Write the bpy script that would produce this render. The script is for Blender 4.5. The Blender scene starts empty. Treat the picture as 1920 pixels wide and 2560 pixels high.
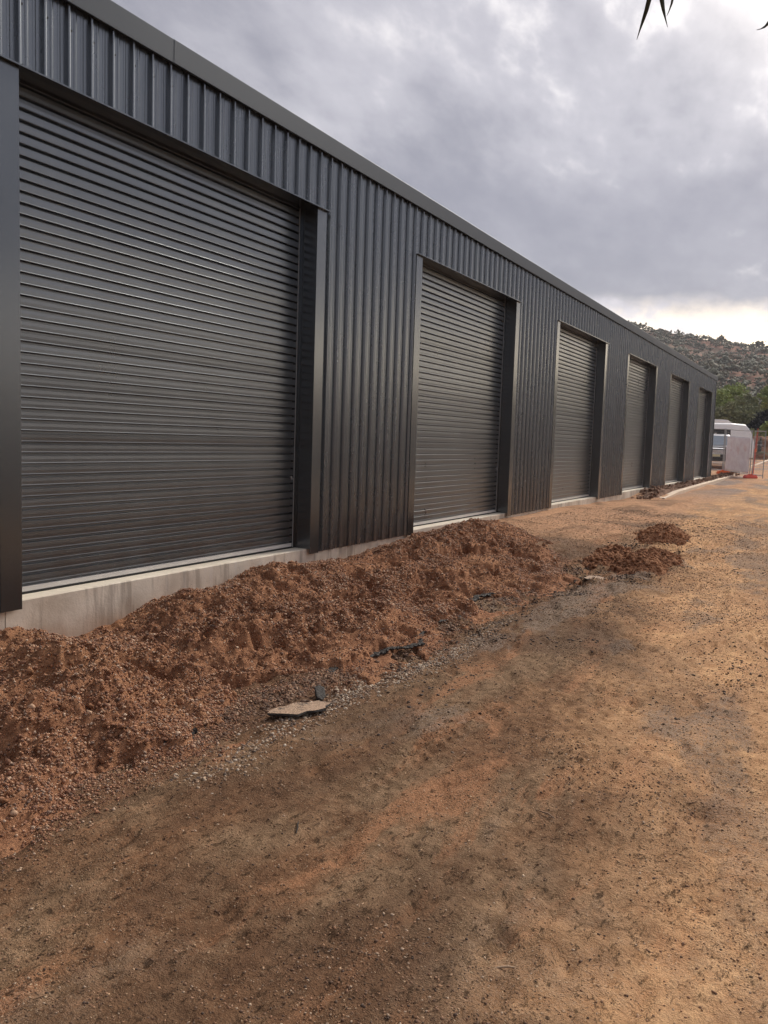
import bpy, bmesh, math, random
import numpy as np
from mathutils import Vector, Matrix
random.seed(7); RS = np.random.RandomState(11)
S = bpy.context.scene
COL = S.collection
R = math.radians

# ------------------------------------------------------------------ camera
EYE = 1.5
YAW, PITCH, ROLL, FPX = .4983, .0881, .0320, 2078.5
fw = Vector((math.cos(YAW)*math.cos(PITCH), math.sin(YAW)*math.cos(PITCH), -math.sin(PITCH)))
rt0 = fw.cross(Vector((0, 0, 1))).normalized(); up0 = rt0.cross(fw)
rt = rt0*math.cos(ROLL) + up0*math.sin(ROLL); up = -rt0*math.sin(ROLL) + up0*math.cos(ROLL)
cd = bpy.data.cameras.new('camera'); cam = bpy.data.objects.new('camera', cd); COL.objects.link(cam)
m = Matrix((rt, up, -fw)).transposed().to_4x4(); m.translation = (0, 0, EYE); cam.matrix_world = m
cd.sensor_fit = 'VERTICAL'; cd.sensor_height = 24; cd.sensor_width = 18; cd.lens = 24*FPX/2560
cd.clip_start = .05; cd.clip_end = 3000
S.camera = cam
S.render.resolution_x = 768; S.render.resolution_y = 1024
S.view_settings.view_transform = 'Standard'; S.view_settings.look = 'None'
S.view_settings.exposure = 0.78; S.view_settings.gamma = 1.0
S.view_settings.use_curve_mapping = False

# ------------------------------------------------------------------ node helper
class NT:
    def __init__(s, tree): s.t = tree; s.n = tree.nodes; s.l = tree.links
    def new(s, typ, **kw):
        n = s.n.new(typ)
        for k, v in kw.items(): setattr(n, k, v)
        return n
    def put(s, sock, v):
        if isinstance(v, bpy.types.NodeSocket): s.l.new(v, sock)
        elif v is not None:
            if sock.type == 'RGBA' and not hasattr(v, '__len__'): v = (v, v, v, 1)
            if sock.type == 'RGBA' and len(v) == 3: v = (*v, 1)
            sock.default_value = v
    def m(s, op, a, b=None, c=None, clamp=False):
        n = s.new('ShaderNodeMath', operation=op, use_clamp=clamp)
        s.put(n.inputs[0], a); s.put(n.inputs[1], b) if b is not None else 0
        if c is not None: s.put(n.inputs[2], c)
        return n.outputs[0]
    def vm(s, op, a, b=None):
        n = s.new('ShaderNodeVectorMath', operation=op); s.put(n.inputs[0], a)
        if b is not None: s.put(n.inputs[1], b)
        return n.outputs['Value'] if op in ('DOT_PRODUCT', 'LENGTH') else n.outputs[0]
    def mix(s, f, a, b, mode='MIX'):
        n = s.new('ShaderNodeMix', data_type='RGBA', blend_type=mode); n.clamp_factor = True
        s.put(n.inputs[0], f); s.put(n.inputs[6], a); s.put(n.inputs[7], b); return n.outputs[2]
    def noise(s, vec, scale, detail=4, rough=.55, dist=0, typ=None):
        n = s.new('ShaderNodeTexNoise'); s.put(n.inputs['Vector'], vec)
        if typ: n.noise_type = typ
        n.inputs['Scale'].default_value = scale; n.inputs['Detail'].default_value = detail
        n.inputs['Roughness'].default_value = rough; n.inputs['Distortion'].default_value = dist
        return n.outputs[0]
    def ss(s, v, a, b, lo=0., hi=1.):
        n = s.new('ShaderNodeMapRange', interpolation_type='SMOOTHSTEP'); s.put(n.inputs[0], v)
        n.inputs[1].default_value = a; n.inputs[2].default_value = b; n.inputs[3].default_value = lo; n.inputs[4].default_value = hi
        return n.outputs[0]
    def mapping(s, vec, scale=(1, 1, 1), rot=(0, 0, 0), loc=(0, 0, 0)):
        n = s.new('ShaderNodeMapping'); s.put(n.inputs[0], vec)
        n.inputs['Scale'].default_value = scale; n.inputs['Rotation'].default_value = rot; n.inputs['Location'].default_value = loc
        return n.outputs[0]
    def pos(s): return s.new('ShaderNodeNewGeometry').outputs['Position']
    def xyz(s, v):
        n = s.new('ShaderNodeSeparateXYZ'); s.put(n.inputs[0], v); return n.outputs

# ------------------------------------------------------------------ sky, sun
SUN_AZ, SUN_EL = R(-9), R(38)
sun_dir = Vector((math.cos(SUN_AZ)*math.cos(SUN_EL), math.sin(SUN_AZ)*math.cos(SUN_EL), math.sin(SUN_EL)))
W = bpy.data.worlds.new('World'); S.world = W; W.use_nodes = True
w = NT(W.node_tree); w.n.clear()
sky = w.new('ShaderNodeTexSky', sky_type='NISHITA'); sky.sun_disc = False
sky.sun_elevation = SUN_EL; sky.sun_rotation = math.pi/2 - SUN_AZ
d = w.vm('NORMALIZE', w.new('ShaderNodeTexCoord').outputs['Generated'])
dx, dy, dz = w.xyz(d)[:3]
den = w.m('ADD', w.m('MAXIMUM', dz, 0.0), .22)
cx = w.m('DIVIDE', dx, den); cy = w.m('DIVIDE', dy, den)
cv = w.new('ShaderNodeCombineXYZ'); w.put(cv.inputs[0], cx); w.put(cv.inputs[1], cy); cv = cv.outputs[0]
cvr = w.mapping(cv, scale=(1.0, 1.7, 1), rot=(0, 0, R(-28)), loc=(.7, .2, 0))
warp = w.noise(cvr, 1.6, 3, .5)
cvw = w.new('ShaderNodeVectorMath', operation='MULTIPLY_ADD'); w.put(cvw.inputs[0], w.noise(cvr, 1.3, 2, .5)); 
cvw.inputs[1].default_value = (.5, .5, .5); w.put(cvw.inputs[2], cvr); cvw = cvw.outputs[0]
n1 = w.noise(cvw, 1.25, 7, .52)
n2 = w.noise(w.mapping(cvr, loc=(5, 3, 1)), 3.6, 6, .55)
n3 = w.noise(w.mapping(cvr, scale=(1, 1.3, 1), loc=(9, 1, 4)), 9.0, 4, .55)
tex = w.m('ADD', w.m('ADD', w.m('MULTIPLY', n1, .46), w.m('MULTIPLY', n2, .42)), w.m('MULTIPLY', n3, .12))
sd = w.m('MAXIMUM', w.vm('DOT_PRODUCT', d, tuple(sun_dir)), 0)
glow = w.m('POWER', sd, 5.0)
glow2 = w.m('POWER', sd, 40.0)
# contrast of the cloud deck grows toward the sun side
shade = w.ss(tex, .36, .63)
greyv = w.mix(shade, (.178, .175, .203), (.352, .340, .366))
thick = w.ss(w.m('ADD', n1, w.m('MULTIPLY', w.m('SUBTRACT', n2, .5), .3)), .42, .58)
# lower band of the deck is heavier
band = w.m('MULTIPLY', w.ss(dz, .12, .19), w.ss(dz, .34, .24))
greyv = w.mix(w.m('MULTIPLY', band, .62), greyv, (.165, .162, .195))
sun_side = w.m('ADD', .98, w.m('MULTIPLY', w.m('POWER', sd, 4.), .22))
ssv = w.new('ShaderNodeCombineXYZ')
for q_ in range(3): w.put(ssv.inputs[q_], sun_side)
greyv = w.vm('MULTIPLY', greyv, ssv.outputs[0])
# gaps: thin cloud lit from behind
gapm = w.ss(w.m('ADD', tex, w.m('MULTIPLY', glow, .09)), .60, .78)
gapc = w.mix(w.m('MULTIPLY', gapm, w.m('ADD', w.m('MULTIPLY', glow, .9), .1)), greyv, (1.35, 1.27, 1.16))
# clear strip under the deck along the horizon (sunlit, brightest below the sun)
hz = w.m('ADD', dz, w.m('MULTIPLY', w.m('SUBTRACT', n2, .5), .085))
hz = w.m('ADD', hz, w.m('MULTIPLY', w.m('SUBTRACT', n1, .5), .10))
strip = w.ss(hz, .165, .115)
azs = w.m('ADD', w.m('MULTIPLY', w.ss(w.vm('DOT_PRODUCT', d, (math.cos(R(4)), math.sin(R(4)), 0)), .3, .98), .75), .25)
stripc = w.mix(w.ss(w.m('ADD', tex, w.m('MULTIPLY', w.ss(dz, .20, .05), .04)), .40, .56), (.60, .56, .58), (1.75, 1.42, .98))
skyc = w.mix(w.m('MULTIPLY', strip, azs), gapc, stripc)
g2 = w.m('MULTIPLY', w.m('POWER', sd, 60.), w.ss(tex, .30, .56))
skyc = w.mix(w.m('MULTIPLY', g2, 1.0), skyc, (7.5, 6.9, 6.0))
k = w.vm('MULTIPLY', skyc, (10, 10, 10))
allc = w.mix(.93, sky.outputs[0], k)
bg = w.new('ShaderNodeBackground'); w.put(bg.inputs[0], allc); bg.inputs[1].default_value = .1
out = w.new('ShaderNodeOutputWorld'); w.l.new(bg.outputs[0], out.inputs[0])

sl = bpy.data.lights.new('sun', 'SUN'); sl.energy = 1.5; sl.angle = R(12); sl.color = (1, .93, .84)
so = bpy.data.objects.new('sun', sl); COL.objects.link(so)
so.rotation_euler = (-sun_dir).to_track_quat('-Z', 'Y').to_euler(); so.location = (20, -10, 30)

# ------------------------------------------------------------------ object helpers
def tag(o, label=None, cat=None, group=None, kind=None):
    if label: o['label'] = label
    if cat: o['category'] = cat
    if group: o['group'] = group
    if kind: o['kind'] = kind
    return o
def empty(name, loc=(0, 0, 0), rz=0):
    o = bpy.data.objects.new(name, None); COL.objects.link(o); o.location = loc; o.rotation_euler = (0, 0, rz)
    o.empty_display_size = .2
    return o
def link(name, me, mat, parent=None, smooth=False):
    if mat is not None and len(me.materials) == 0: me.materials.append(mat)
    o = bpy.data.objects.new(name, me); COL.objects.link(o)
    if parent is not None: o.parent = parent
    if smooth: me.shade_smooth()
    return o
class MB:
    """collects shapes, builds one mesh"""
    def __init__(s): s.v = []; s.f = []
    def add(s, v, f):
        b = len(s.v); s.v += [tuple(p) for p in v]; s.f += [tuple(i+b for i in q) for q in f]; return s
    def box(s, x0, x1, y0, y1, z0, z1):
        v = [(x, y, z) for z in (z0, z1) for y in (y0, y1) for x in (x0, x1)]
        return s.add(v, [(0, 2, 3, 1), (4, 5, 7, 6), (0, 1, 5, 4), (2, 6, 7, 3), (0, 4, 6, 2), (1, 3, 7, 5)])
    def loft(s, rings, cap=True, closed=True):
        n = len(rings[0]); v = [p for r in rings for p in r]; f = []
        for a in range(len(rings)-1):
            for i in range(n if closed else n-1):
                j = (i+1) % n; f.append((a*n+i, a*n+j, (a+1)*n+j, (a+1)*n+i))
        if cap and closed: f.append(tuple(range(n))[::-1]); f.append(tuple((len(rings)-1)*n+i for i in range(n)))
        return s.add(v, f)
    def tube(s, pts, rad, n=8):
        pts = [Vector(p) for p in pts]; rad = rad if hasattr(rad, '__len__') else [rad]*len(pts); rings = []
        for i, p in enumerate(pts):
            t = (pts[min(i+1, len(pts)-1)] - pts[max(i-1, 0)]).normalized()
            a = t.cross(Vector((0, 0, 1)) if abs(t.z) < .95 else Vector((1, 0, 0))).normalized(); b = t.cross(a)
            rings.append([p + rad[i]*(a*math.cos(2*math.pi*k/n) + b*math.sin(2*math.pi*k/n)) for k in range(n)])
        return s.loft(rings)
    def mesh(s, name):
        me = bpy.data.meshes.new(name); me.from_pydata(s.v, [], s.f)
        bm = bmesh.new(); bm.from_mesh(me); bmesh.ops.recalc_face_normals(bm, faces=bm.faces); bm.to_mesh(me); bm.free()
        return me
    def build(s, name, mat, parent=None, bevel=0, smooth=False):
        me = s.mesh(name)
        if bevel:
            bm = bmesh.new(); bm.from_mesh(me); bmesh.ops.bevel(bm, geom=list(bm.edges), offset=bevel, segments=2, affect='EDGES', clamp_overlap=True); bm.to_mesh(me); bm.free()
        return link(name, me, mat, parent, smooth)
def np_mesh(name, V, F):
    """V (n,3) float, F (m,k) int, all faces with k corners"""
    me = bpy.data.meshes.new(name); V = np.asarray(V, np.float32); F = np.asarray(F, np.int32); k = F.shape[1]
    me.vertices.add(len(V)); me.vertices.foreach_set('co', V.ravel())
    me.loops.add(F.size); me.loops.foreach_set('vertex_index', F.ravel())
    me.polygons.add(len(F)); me.polygons.foreach_set('loop_start', np.arange(0, F.size, k, dtype=np.int32))
    me.update(calc_edges=True); return me
# numpy noise
def _h(ix, iy, s):
    n = (ix.astype(np.int64)*374761393 + iy.astype(np.int64)*668265263 + s*1442695041) & 0xffffffff
    n = ((n ^ (n >> 13))*1274126177) & 0xffffffff
    return ((n ^ (n >> 16)) & 0xffffff)/16777216.
def vn(x, y, s=0):
    ix = np.floor(x); iy = np.floor(y); fx = x-ix; fy = y-iy; ix = ix.astype(int); iy = iy.astype(int)
    u = fx*fx*fx*(fx*(fx*6-15)+10); v = fy*fy*fy*(fy*(fy*6-15)+10)
    a = _h(ix, iy, s); b = _h(ix+1, iy, s); c = _h(ix, iy+1, s); e = _h(ix+1, iy+1, s)
    return (a+(b-a)*u)*(1-v)+(c+(e-c)*u)*v - .5
def fbm(x, y, sc, oct=4, g=.5, s=0, ridge=False):
    r = 0; a = 1; f = sc; c, q = math.cos(.6), math.sin(.6)
    for o in range(oct):
        xx, yy = (x*c-y*q)*f+o*17.3, (x*q+y*c)*f-o*9.1; x2 = vn(xx, yy, s+o)
        r = r + a*((.5-2*np.abs(x2)) if ridge else x2*2); a *= g; f *= 2.03
        c, q = math.cos(.6+o), math.sin(.6+o)
    return r
def sst(x, a, b):
    t = np.clip((np.asarray(x, float)-a)/(b-a), 0, 1); return t*t*(3-2*t)

# ------------------------------------------------------------------ materials
def pmat(name, col=None, rough=.7, metal=0., spec=.5):
    mt = bpy.data.materials.new(name); mt.use_nodes = True; t = NT(mt.node_tree)
    b = t.n['Principled BSDF']; t.b = b
    if col is not None: t.put(b.inputs['Base Color'], col)
    b.inputs['Roughness'].default_value = rough; b.inputs['Metallic'].default_value = metal
    b.inputs['Specular IOR Level'].default_value = spec
    t.mat = mt; return t
def bump(t, h, dist, strength=1.):
    n = t.new('ShaderNodeBump'); n.inputs['Distance'].default_value = dist; n.inputs['Strength'].default_value = strength
    t.put(n.inputs['Height'], h); t.l.new(n.outputs[0], t.b.inputs['Normal']); return n
def simple(name, col, rough=.6, metal=0., var=.12, scale=6., bmp=0.):
    t = pmat(name, None, rough, metal); p = t.pos()
    n = t.noise(p, scale, 5, .6)
    c = t.mix(n, tuple(x*(1-var) for x in col), tuple(min(1, x*(1+var)) for x in col)); t.put(t.b.inputs['Base Color'], c)
    if bmp: bump(t, t.noise(p, scale*6, 4), bmp)
    return t.mat

def steel(name, col, rough, sp=.6, metal=.88, bm=False):
    t = pmat(name, None, rough, metal, sp); p = t.pos()
    n = t.noise(t.mapping(p, scale=(1, 1, .35)), 2.2, 5, .6)
    f = t.noise(p, 60, 2)
    c = t.mix(n, tuple(x*.86 for x in col), tuple(x*1.14 for x in col))
    # pale dust settled low on the sheets
    z = t.xyz(p)[2]; du = t.m('MULTIPLY', t.ss(z, 1.1, .25), t.ss(t.noise(p, 3.5, 5, .65), .42, .7))
    c = t.mix(t.m('MULTIPLY', du, .25), c, (.16, .10, .065))
    t.put(t.b.inputs['Base Color'], c)
    t.put(t.b.inputs['Roughness'], t.m('ADD', t.m('MULTIPLY', n, .14), rough-.07))
    if bm: bump(t, t.noise(t.mapping(p, scale=(1, 1, .3)), 1.2, 1), .0015, .3)
    return t.mat
M = {}
M['clad'] = steel('cladding_paint', (.195, .213, .232), .27, .6, .92)
M['door'] = steel('door_paint', (.200, .216, .232), .30, .6, .92)
M['flash'] = steel('flashing_paint', (.165, .180, .195), .24, .6, .92)
M['fascia'] = steel('fascia_paint', (.055, .068, .088), .55, .3, .2)
M['screw'] = simple('screw_paint', (.02, .02, .022), .5)
M['alu'] = simple('aluminium', (.75, .74, .72), .35, .35)
M['galv'] = simple('galvanised_steel', (.42, .43, .44), .45, .6)
M['rubber'] = simple('black_rubber', (.012, .012, .012), .7)
M['roof'] = simple('roof_sheet', (.10, .105, .11), .4)

t = pmat('concrete', None, .85); p = t.pos(); x, y, z = t.xyz(p)[:3]
n = t.noise(p, 2.2, 6, .6); c = t.mix(t.ss(n, .3, .7), (.50, .42, .33), (.76, .68, .57))
st = t.noise(t.mapping(p, scale=(9, 1, .35)), 1.6, 4, .6)
c = t.mix(t.ss(st, .54, .68, 0, .5), c, (.72, .66, .60))
st2 = t.noise(t.mapping(p, scale=(5, 1, .5), loc=(3, 0, 0)), 1.9, 4, .6)
c = t.mix(t.ss(st2, .52, .66, 0, .55), c, (.27, .22, .175))
pit = t.noise(p, 55, 3, .6); c = t.mix(t.ss(pit, .68, .74, 0, .75), c, (.10, .08, .06))
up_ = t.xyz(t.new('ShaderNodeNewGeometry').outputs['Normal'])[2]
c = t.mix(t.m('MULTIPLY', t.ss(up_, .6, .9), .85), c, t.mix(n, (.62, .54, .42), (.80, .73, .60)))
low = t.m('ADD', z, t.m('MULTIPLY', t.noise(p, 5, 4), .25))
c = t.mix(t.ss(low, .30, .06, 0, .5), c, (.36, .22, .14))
t.put(t.b.inputs['Base Color'], c); bump(t, t.m('ADD', t.m('MULTIPLY', n, .5), t.m('MULTIPLY', t.m('MINIMUM', pit, .66), .3)), .01, .6); M['concrete'] = t.mat

def earth_nodes(t, p, kind):
    """returns colour, roughness, height"""
    x, y, z = t.xyz(p)[:3]
    fine = t.noise(p, 95, 4, .65); mid = t.noise(p, 14, 6, .62); big = t.noise(p, 1.1, 5, .6)
    grain = t.noise(p, 240, 2, .5)
    return x, y, z, fine, mid, big, grain
# open yard: damp brown earth over old bitumen, dry sandy lane
t = pmat('yard_earth', None, .95, 0, .1); p = t.pos()
x, y, z, fine, mid, big, grain = earth_nodes(t, p, 0)
tr = t.mapping(p, scale=(.5, 1.5, 1), rot=(0, 0, R(12)))
track = t.noise(tr, 1.5, 6, .62, .4); track2 = t.noise(t.mapping(p, scale=(.45, 1.6, 1), rot=(0, 0, R(-25)), loc=(4, 2, 0)), 1.9, 6, .66, .5)
brown = t.mix(t.ss(mid, .3, .7), (.135, .069, .037), (.25, .135, .073))
olive = t.mix(t.ss(mid, .3, .7), (.180, .112, .064), (.31, .198, .118))
red = t.mix(t.ss(fine, .3, .7), (.27, .125, .062), (.46, .235, .125))
sand = t.mix(t.ss(mid, .25, .75), (.58, .315, .155), (.86, .53, .28))
grey = t.mix(t.ss(fine, .38, .62), (.075, .062, .054), (.33, .265, .215))
c = t.mix(t.ss(track, .40, .60), brown, olive)
c = t.mix(t.m('MULTIPLY', t.ss(track2, .50, .62), .8), c, red)
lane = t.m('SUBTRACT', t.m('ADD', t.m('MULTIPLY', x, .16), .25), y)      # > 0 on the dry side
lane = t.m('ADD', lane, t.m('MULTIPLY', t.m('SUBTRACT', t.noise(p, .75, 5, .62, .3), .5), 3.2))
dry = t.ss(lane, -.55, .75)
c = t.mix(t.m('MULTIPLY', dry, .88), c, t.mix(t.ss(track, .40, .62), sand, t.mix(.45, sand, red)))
# far end and along the wall past the heap: dusty orange
strip = t.m('MULTIPLY', t.ss(x, 10.5, 13), t.ss(t.m('ADD', y, t.m('MULTIPLY', t.m('SUBTRACT', big, .5), 2.)), 2.4, 3.2))
c = t.mix(t.m('MULTIPLY', strip, .9), c, t.mix(t.ss(mid, .3, .7), (.46, .245, .135), (.68, .40, .235)))
# bare bitumen showing through
bit = t.noise(t.mapping(p, scale=(.55, 1.15, 1), loc=(2.3, 7.7, 0)), .95, 7, .66, .5)
def spot(cx_, cy_, ax, ay):
    u = t.m('POWER', t.m('MULTIPLY', t.m('SUBTRACT', x, cx_), 1/ax), 2); v = t.m('POWER', t.m('MULTIPLY', t.m('SUBTRACT', y, cy_), 1/ay), 2)
    return t.m('POWER', 2.718, t.m('MULTIPLY', t.m('ADD', u, v), -1))
sp_ = t.m('ADD', t.m('ADD', spot(4.4, .55, 1.0, .38), spot(11.5, .7, 2.2, .7)), t.m('ADD', spot(7.2, 2.05, 1.6, .30), t.m('ADD', spot(2.9, .9, .35, .25), spot(17, 1.2, 4, .5))))
bit = t.m('ADD', bit, t.m('MULTIPLY', sp_, .10))
bm_ = t.m('MULTIPLY', t.ss(bit, .535, .61), t.m('SUBTRACT', 1, t.m('MULTIPLY', strip, .8)))
bm_ = t.m('MULTIPLY', bm_, t.ss(t.m('ADD', fine, t.m('MULTIPLY', mid, .6)), .62, .86))
bm_ = t.m('MULTIPLY', bm_, t.ss(x, 2.0, 5.0, .25, 1))
c = t.mix(t.m('MULTIPLY', bm_, .72), c, grey)
far = t.ss(x, 20, 32); c = t.mix(t.m('MULTIPLY', far, t.ss(t.noise(t.mapping(p, scale=(.3, 1, 1)), .8, 5, .6), .42, .60, 0, .8)), c, (.27, .235, .22))
# fine gravel pressed in the surface
def pebbles(sc, thr, rad):
    v = t.new('ShaderNodeTexVoronoi'); v.inputs['Scale'].default_value = sc; t.put(v.inputs['Vector'], t.mapping(p, scale=(1, 1.15, .3)))
    rc = t.xyz(v.outputs['Color']); mk = t.m('MULTIPLY', t.m('GREATER_THAN', rc[0], thr), t.ss(v.outputs['Distance'], rad, rad*.45))
    return mk, rc[1]
dens = t.ss(t.noise(t.mapping(p, loc=(3, 3, 3)), 1.7, 5, .65), .36, .60)
m1, r1 = pebbles(85, .62, .38); m1 = t.m('MULTIPLY', m1, dens)
m2, r2 = pebbles(170, .45, .42); m2 = t.m('MULTIPLY', m2, t.m('ADD', t.m('MULTIPLY', dens, .7), .3))
m3, r3 = pebbles(38, .86, .30); m3 = t.m('MULTIPLY', m3, dens)
def pc(rr): return t.mix(t.ss(rr, .35, .65), (.060, .040, .028), t.mix(t.ss(rr, .7, .95), (.24, .15, .09), (.58, .42, .28)))
c = t.mix(t.m('MULTIPLY', m2, .75), c, pc(r2)); c = t.mix(t.m('MULTIPLY', m1, .85), c, pc(r1)); c = t.mix(t.m('MULTIPLY', m3, .9), c, pc(r3))
# dark specks: tiny stones with shadows put into the colour; strewn fragments
dk = t.noise(t.mapping(p, scale=(1, 1.7, 1), rot=(0, 0, R(20))), 17, 8, .80); c = t.mix(t.ss(dk, .585, .625, 0, .75), c, (.045, .028, .019))
sk = t.noise(t.mapping(p, scale=(1.6, .38, 1), rot=(0, 0, R(35))), 26, 4, .7, .6); c = t.mix(t.m('MULTIPLY', t.ss(sk, .60, .67, 0, .45), t.ss(big, .42, .55)), c, (.05, .03, .02))
sk2 = t.noise(t.mapping(p, scale=(.42, 1.5, 1), rot=(0, 0, R(-18))), 22, 4, .7, .6); c = t.mix(t.m('MULTIPLY', t.ss(sk2, .61, .68, 0, .7), t.ss(big, .58, .45)), c, (.05, .03, .02))
lt = t.noise(p, 120, 3, .6); c = t.mix(t.ss(lt, .63, .70, 0, .6), c, (.60, .46, .30))
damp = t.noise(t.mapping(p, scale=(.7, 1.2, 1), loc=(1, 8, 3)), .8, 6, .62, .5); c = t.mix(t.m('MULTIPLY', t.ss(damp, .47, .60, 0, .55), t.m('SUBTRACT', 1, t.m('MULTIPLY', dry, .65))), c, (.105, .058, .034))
c = t.mix(t.ss(y, -.9, -2.2), c, t.mix(t.ss(mid, .35, .65), (.040, .036, .033), (.09, .078, .066)))  # unseen ground beyond the view, darkened so the steel reflects less brown
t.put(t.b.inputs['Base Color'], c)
t.put(t.b.inputs['Roughness'], t.ss(damp, .5, .7, .95, .80))
h = t.m('ADD', t.m('ADD', t.m('MULTIPLY', fine, .35), t.m('MULTIPLY', mid, 1.0)), t.m('MULTIPLY', grain, .12))
h = t.m('SUBTRACT', h, t.m('MULTIPLY', t.ss(dk, .56, .64), .35))
h = t.m('ADD', h, t.m('ADD', t.m('MULTIPLY', m1, .16), t.m('ADD', t.m('MULTIPLY', m2, .08), t.m('MULTIPLY', m3, .3))))
bump(t, h, .030, .9); M['ground'] = t.mat

# heaped gravelly red earth
t = pmat('heap_earth', None, .95, 0, .1); p = t.pos()
x, y, z, fine, mid, big, grain = earth_nodes(t, p, 1)
c = t.mix(t.ss(mid, .32, .68), (.20, .086, .045), (.46, .230, .125))
c = t.mix(t.ss(big, .50, .64, 0, .7), c, (.48, .245, .13))
c = t.mix(t.ss(fine, .52, .68, 0, .55), c, (.42, .24, .145))
c = t.mix(t.ss(t.noise(p, 38, 4, .7), .60, .68, 0, .75), c, (.035, .022, .016))
t.put(t.b.inputs['Base Color'], c)
bump(t, t.m('ADD', t.m('MULTIPLY', fine, .6), mid), .035, 1.); M['heap'] = t.mat

def island(name, cols, rough=.8):
    t = pmat(name, None, rough, 0, .35); g = t.new('ShaderNodeNewGeometry'); r = g.outputs['Random Per Island']
    cr = t.new('ShaderNodeValToRGB'); cr.color_ramp.interpolation = 'CONSTANT'; t.l.new(r, cr.inputs[0]); e = cr.color_ramp.elements
    while len(e) < len(cols): e.new(.5)
    for i, q in enumerate(cols): e[i].position = i/len(cols); e[i].color = (*q, 1)
    n = t.noise(g.outputs['Position'], 70, 3); c = t.mix(t.ss(n, .3, .7, .0, .5), cr.outputs[0], (.13, .07, .045)); t.put(t.b.inputs['Base Color'], c)
    return t.mat
M['stone'] = island('heap_pebbles', [(.42, .20, .11), (.27, .125, .07), (.50, .29, .17), (.20, .095, .06), (.36, .17, .09), (.56, .36, .23), (.30, .14, .08), (.24, .16, .12), (.50, .26, .15), (.62, .45, .32), (.22, .10, .055), (.38, .19, .11)])
M['grav'] = island('loose_gravel', [(.34, .20, .12), (.18, .11, .07), (.50, .33, .20), (.15, .095, .06), (.28, .15, .085), (.58, .43, .30), (.09, .065, .05), (.40, .23, .13), (.14, .08, .05), (.22, .12, .07)])
M['pale'] = island('pale_gravel', [(.48, .36, .25), (.34, .24, .16), (.58, .47, .35), (.22, .16, .12), (.42, .28, .18), (.66, .56, .44), (.14, .11, .09)])
M['crumb'] = island('bitumen_crumbs', [(.040, .032, .028), (.07, .055, .045), (.028, .024, .022), (.12, .085, .06), (.05, .04, .033)])
t = pmat('bitumen', None, .8); p = t.pos(); n = t.noise(p, 60, 4, .7); nn = t.xyz(t.new('ShaderNodeNewGeometry').outputs['Normal'])[2]
c = t.mix(n, (.02, .018, .017), (.075, .065, .058)); c = t.mix(t.m('MULTIPLY', t.ss(nn, .5, .9), t.ss(t.noise(p, 18, 4, .6), .28, .46)), c, (.46, .31, .21))
t.put(t.b.inputs['Base Color'], c); bump(t, n, .02); M['bitumen'] = t.mat
M['soil'] = None
t = pmat('garden_soil', None, .95, 0, .3); p = t.pos(); n = t.noise(p, 6, 6, .65)
t.put(t.b.inputs['Base Color'], t.mix(t.ss(n, .3, .7), (.13, .068, .042), (.30, .175, .115))); bump(t, t.noise(p, 12, 6, .65), .08); M['soil'] = t.mat

# ------------------------------------------------------------------ measures of the place
D = 4.875                      # face of the frames, ribs just behind
YP = D + .034                  # pans of the cladding
YC = D + .043                  # concrete upstand face
YD = D + .222                  # roller door plane
L0, BAY, DW, HEAD = 3.78, 6.0, 3.551, 3.848
ZB, ZT = .253, .303            # cladding foot, threshold top
ZE, ZF = 4.60, 4.415           # top and lower edge of the fascia
X0, X1 = -14.22, 38.66
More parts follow.
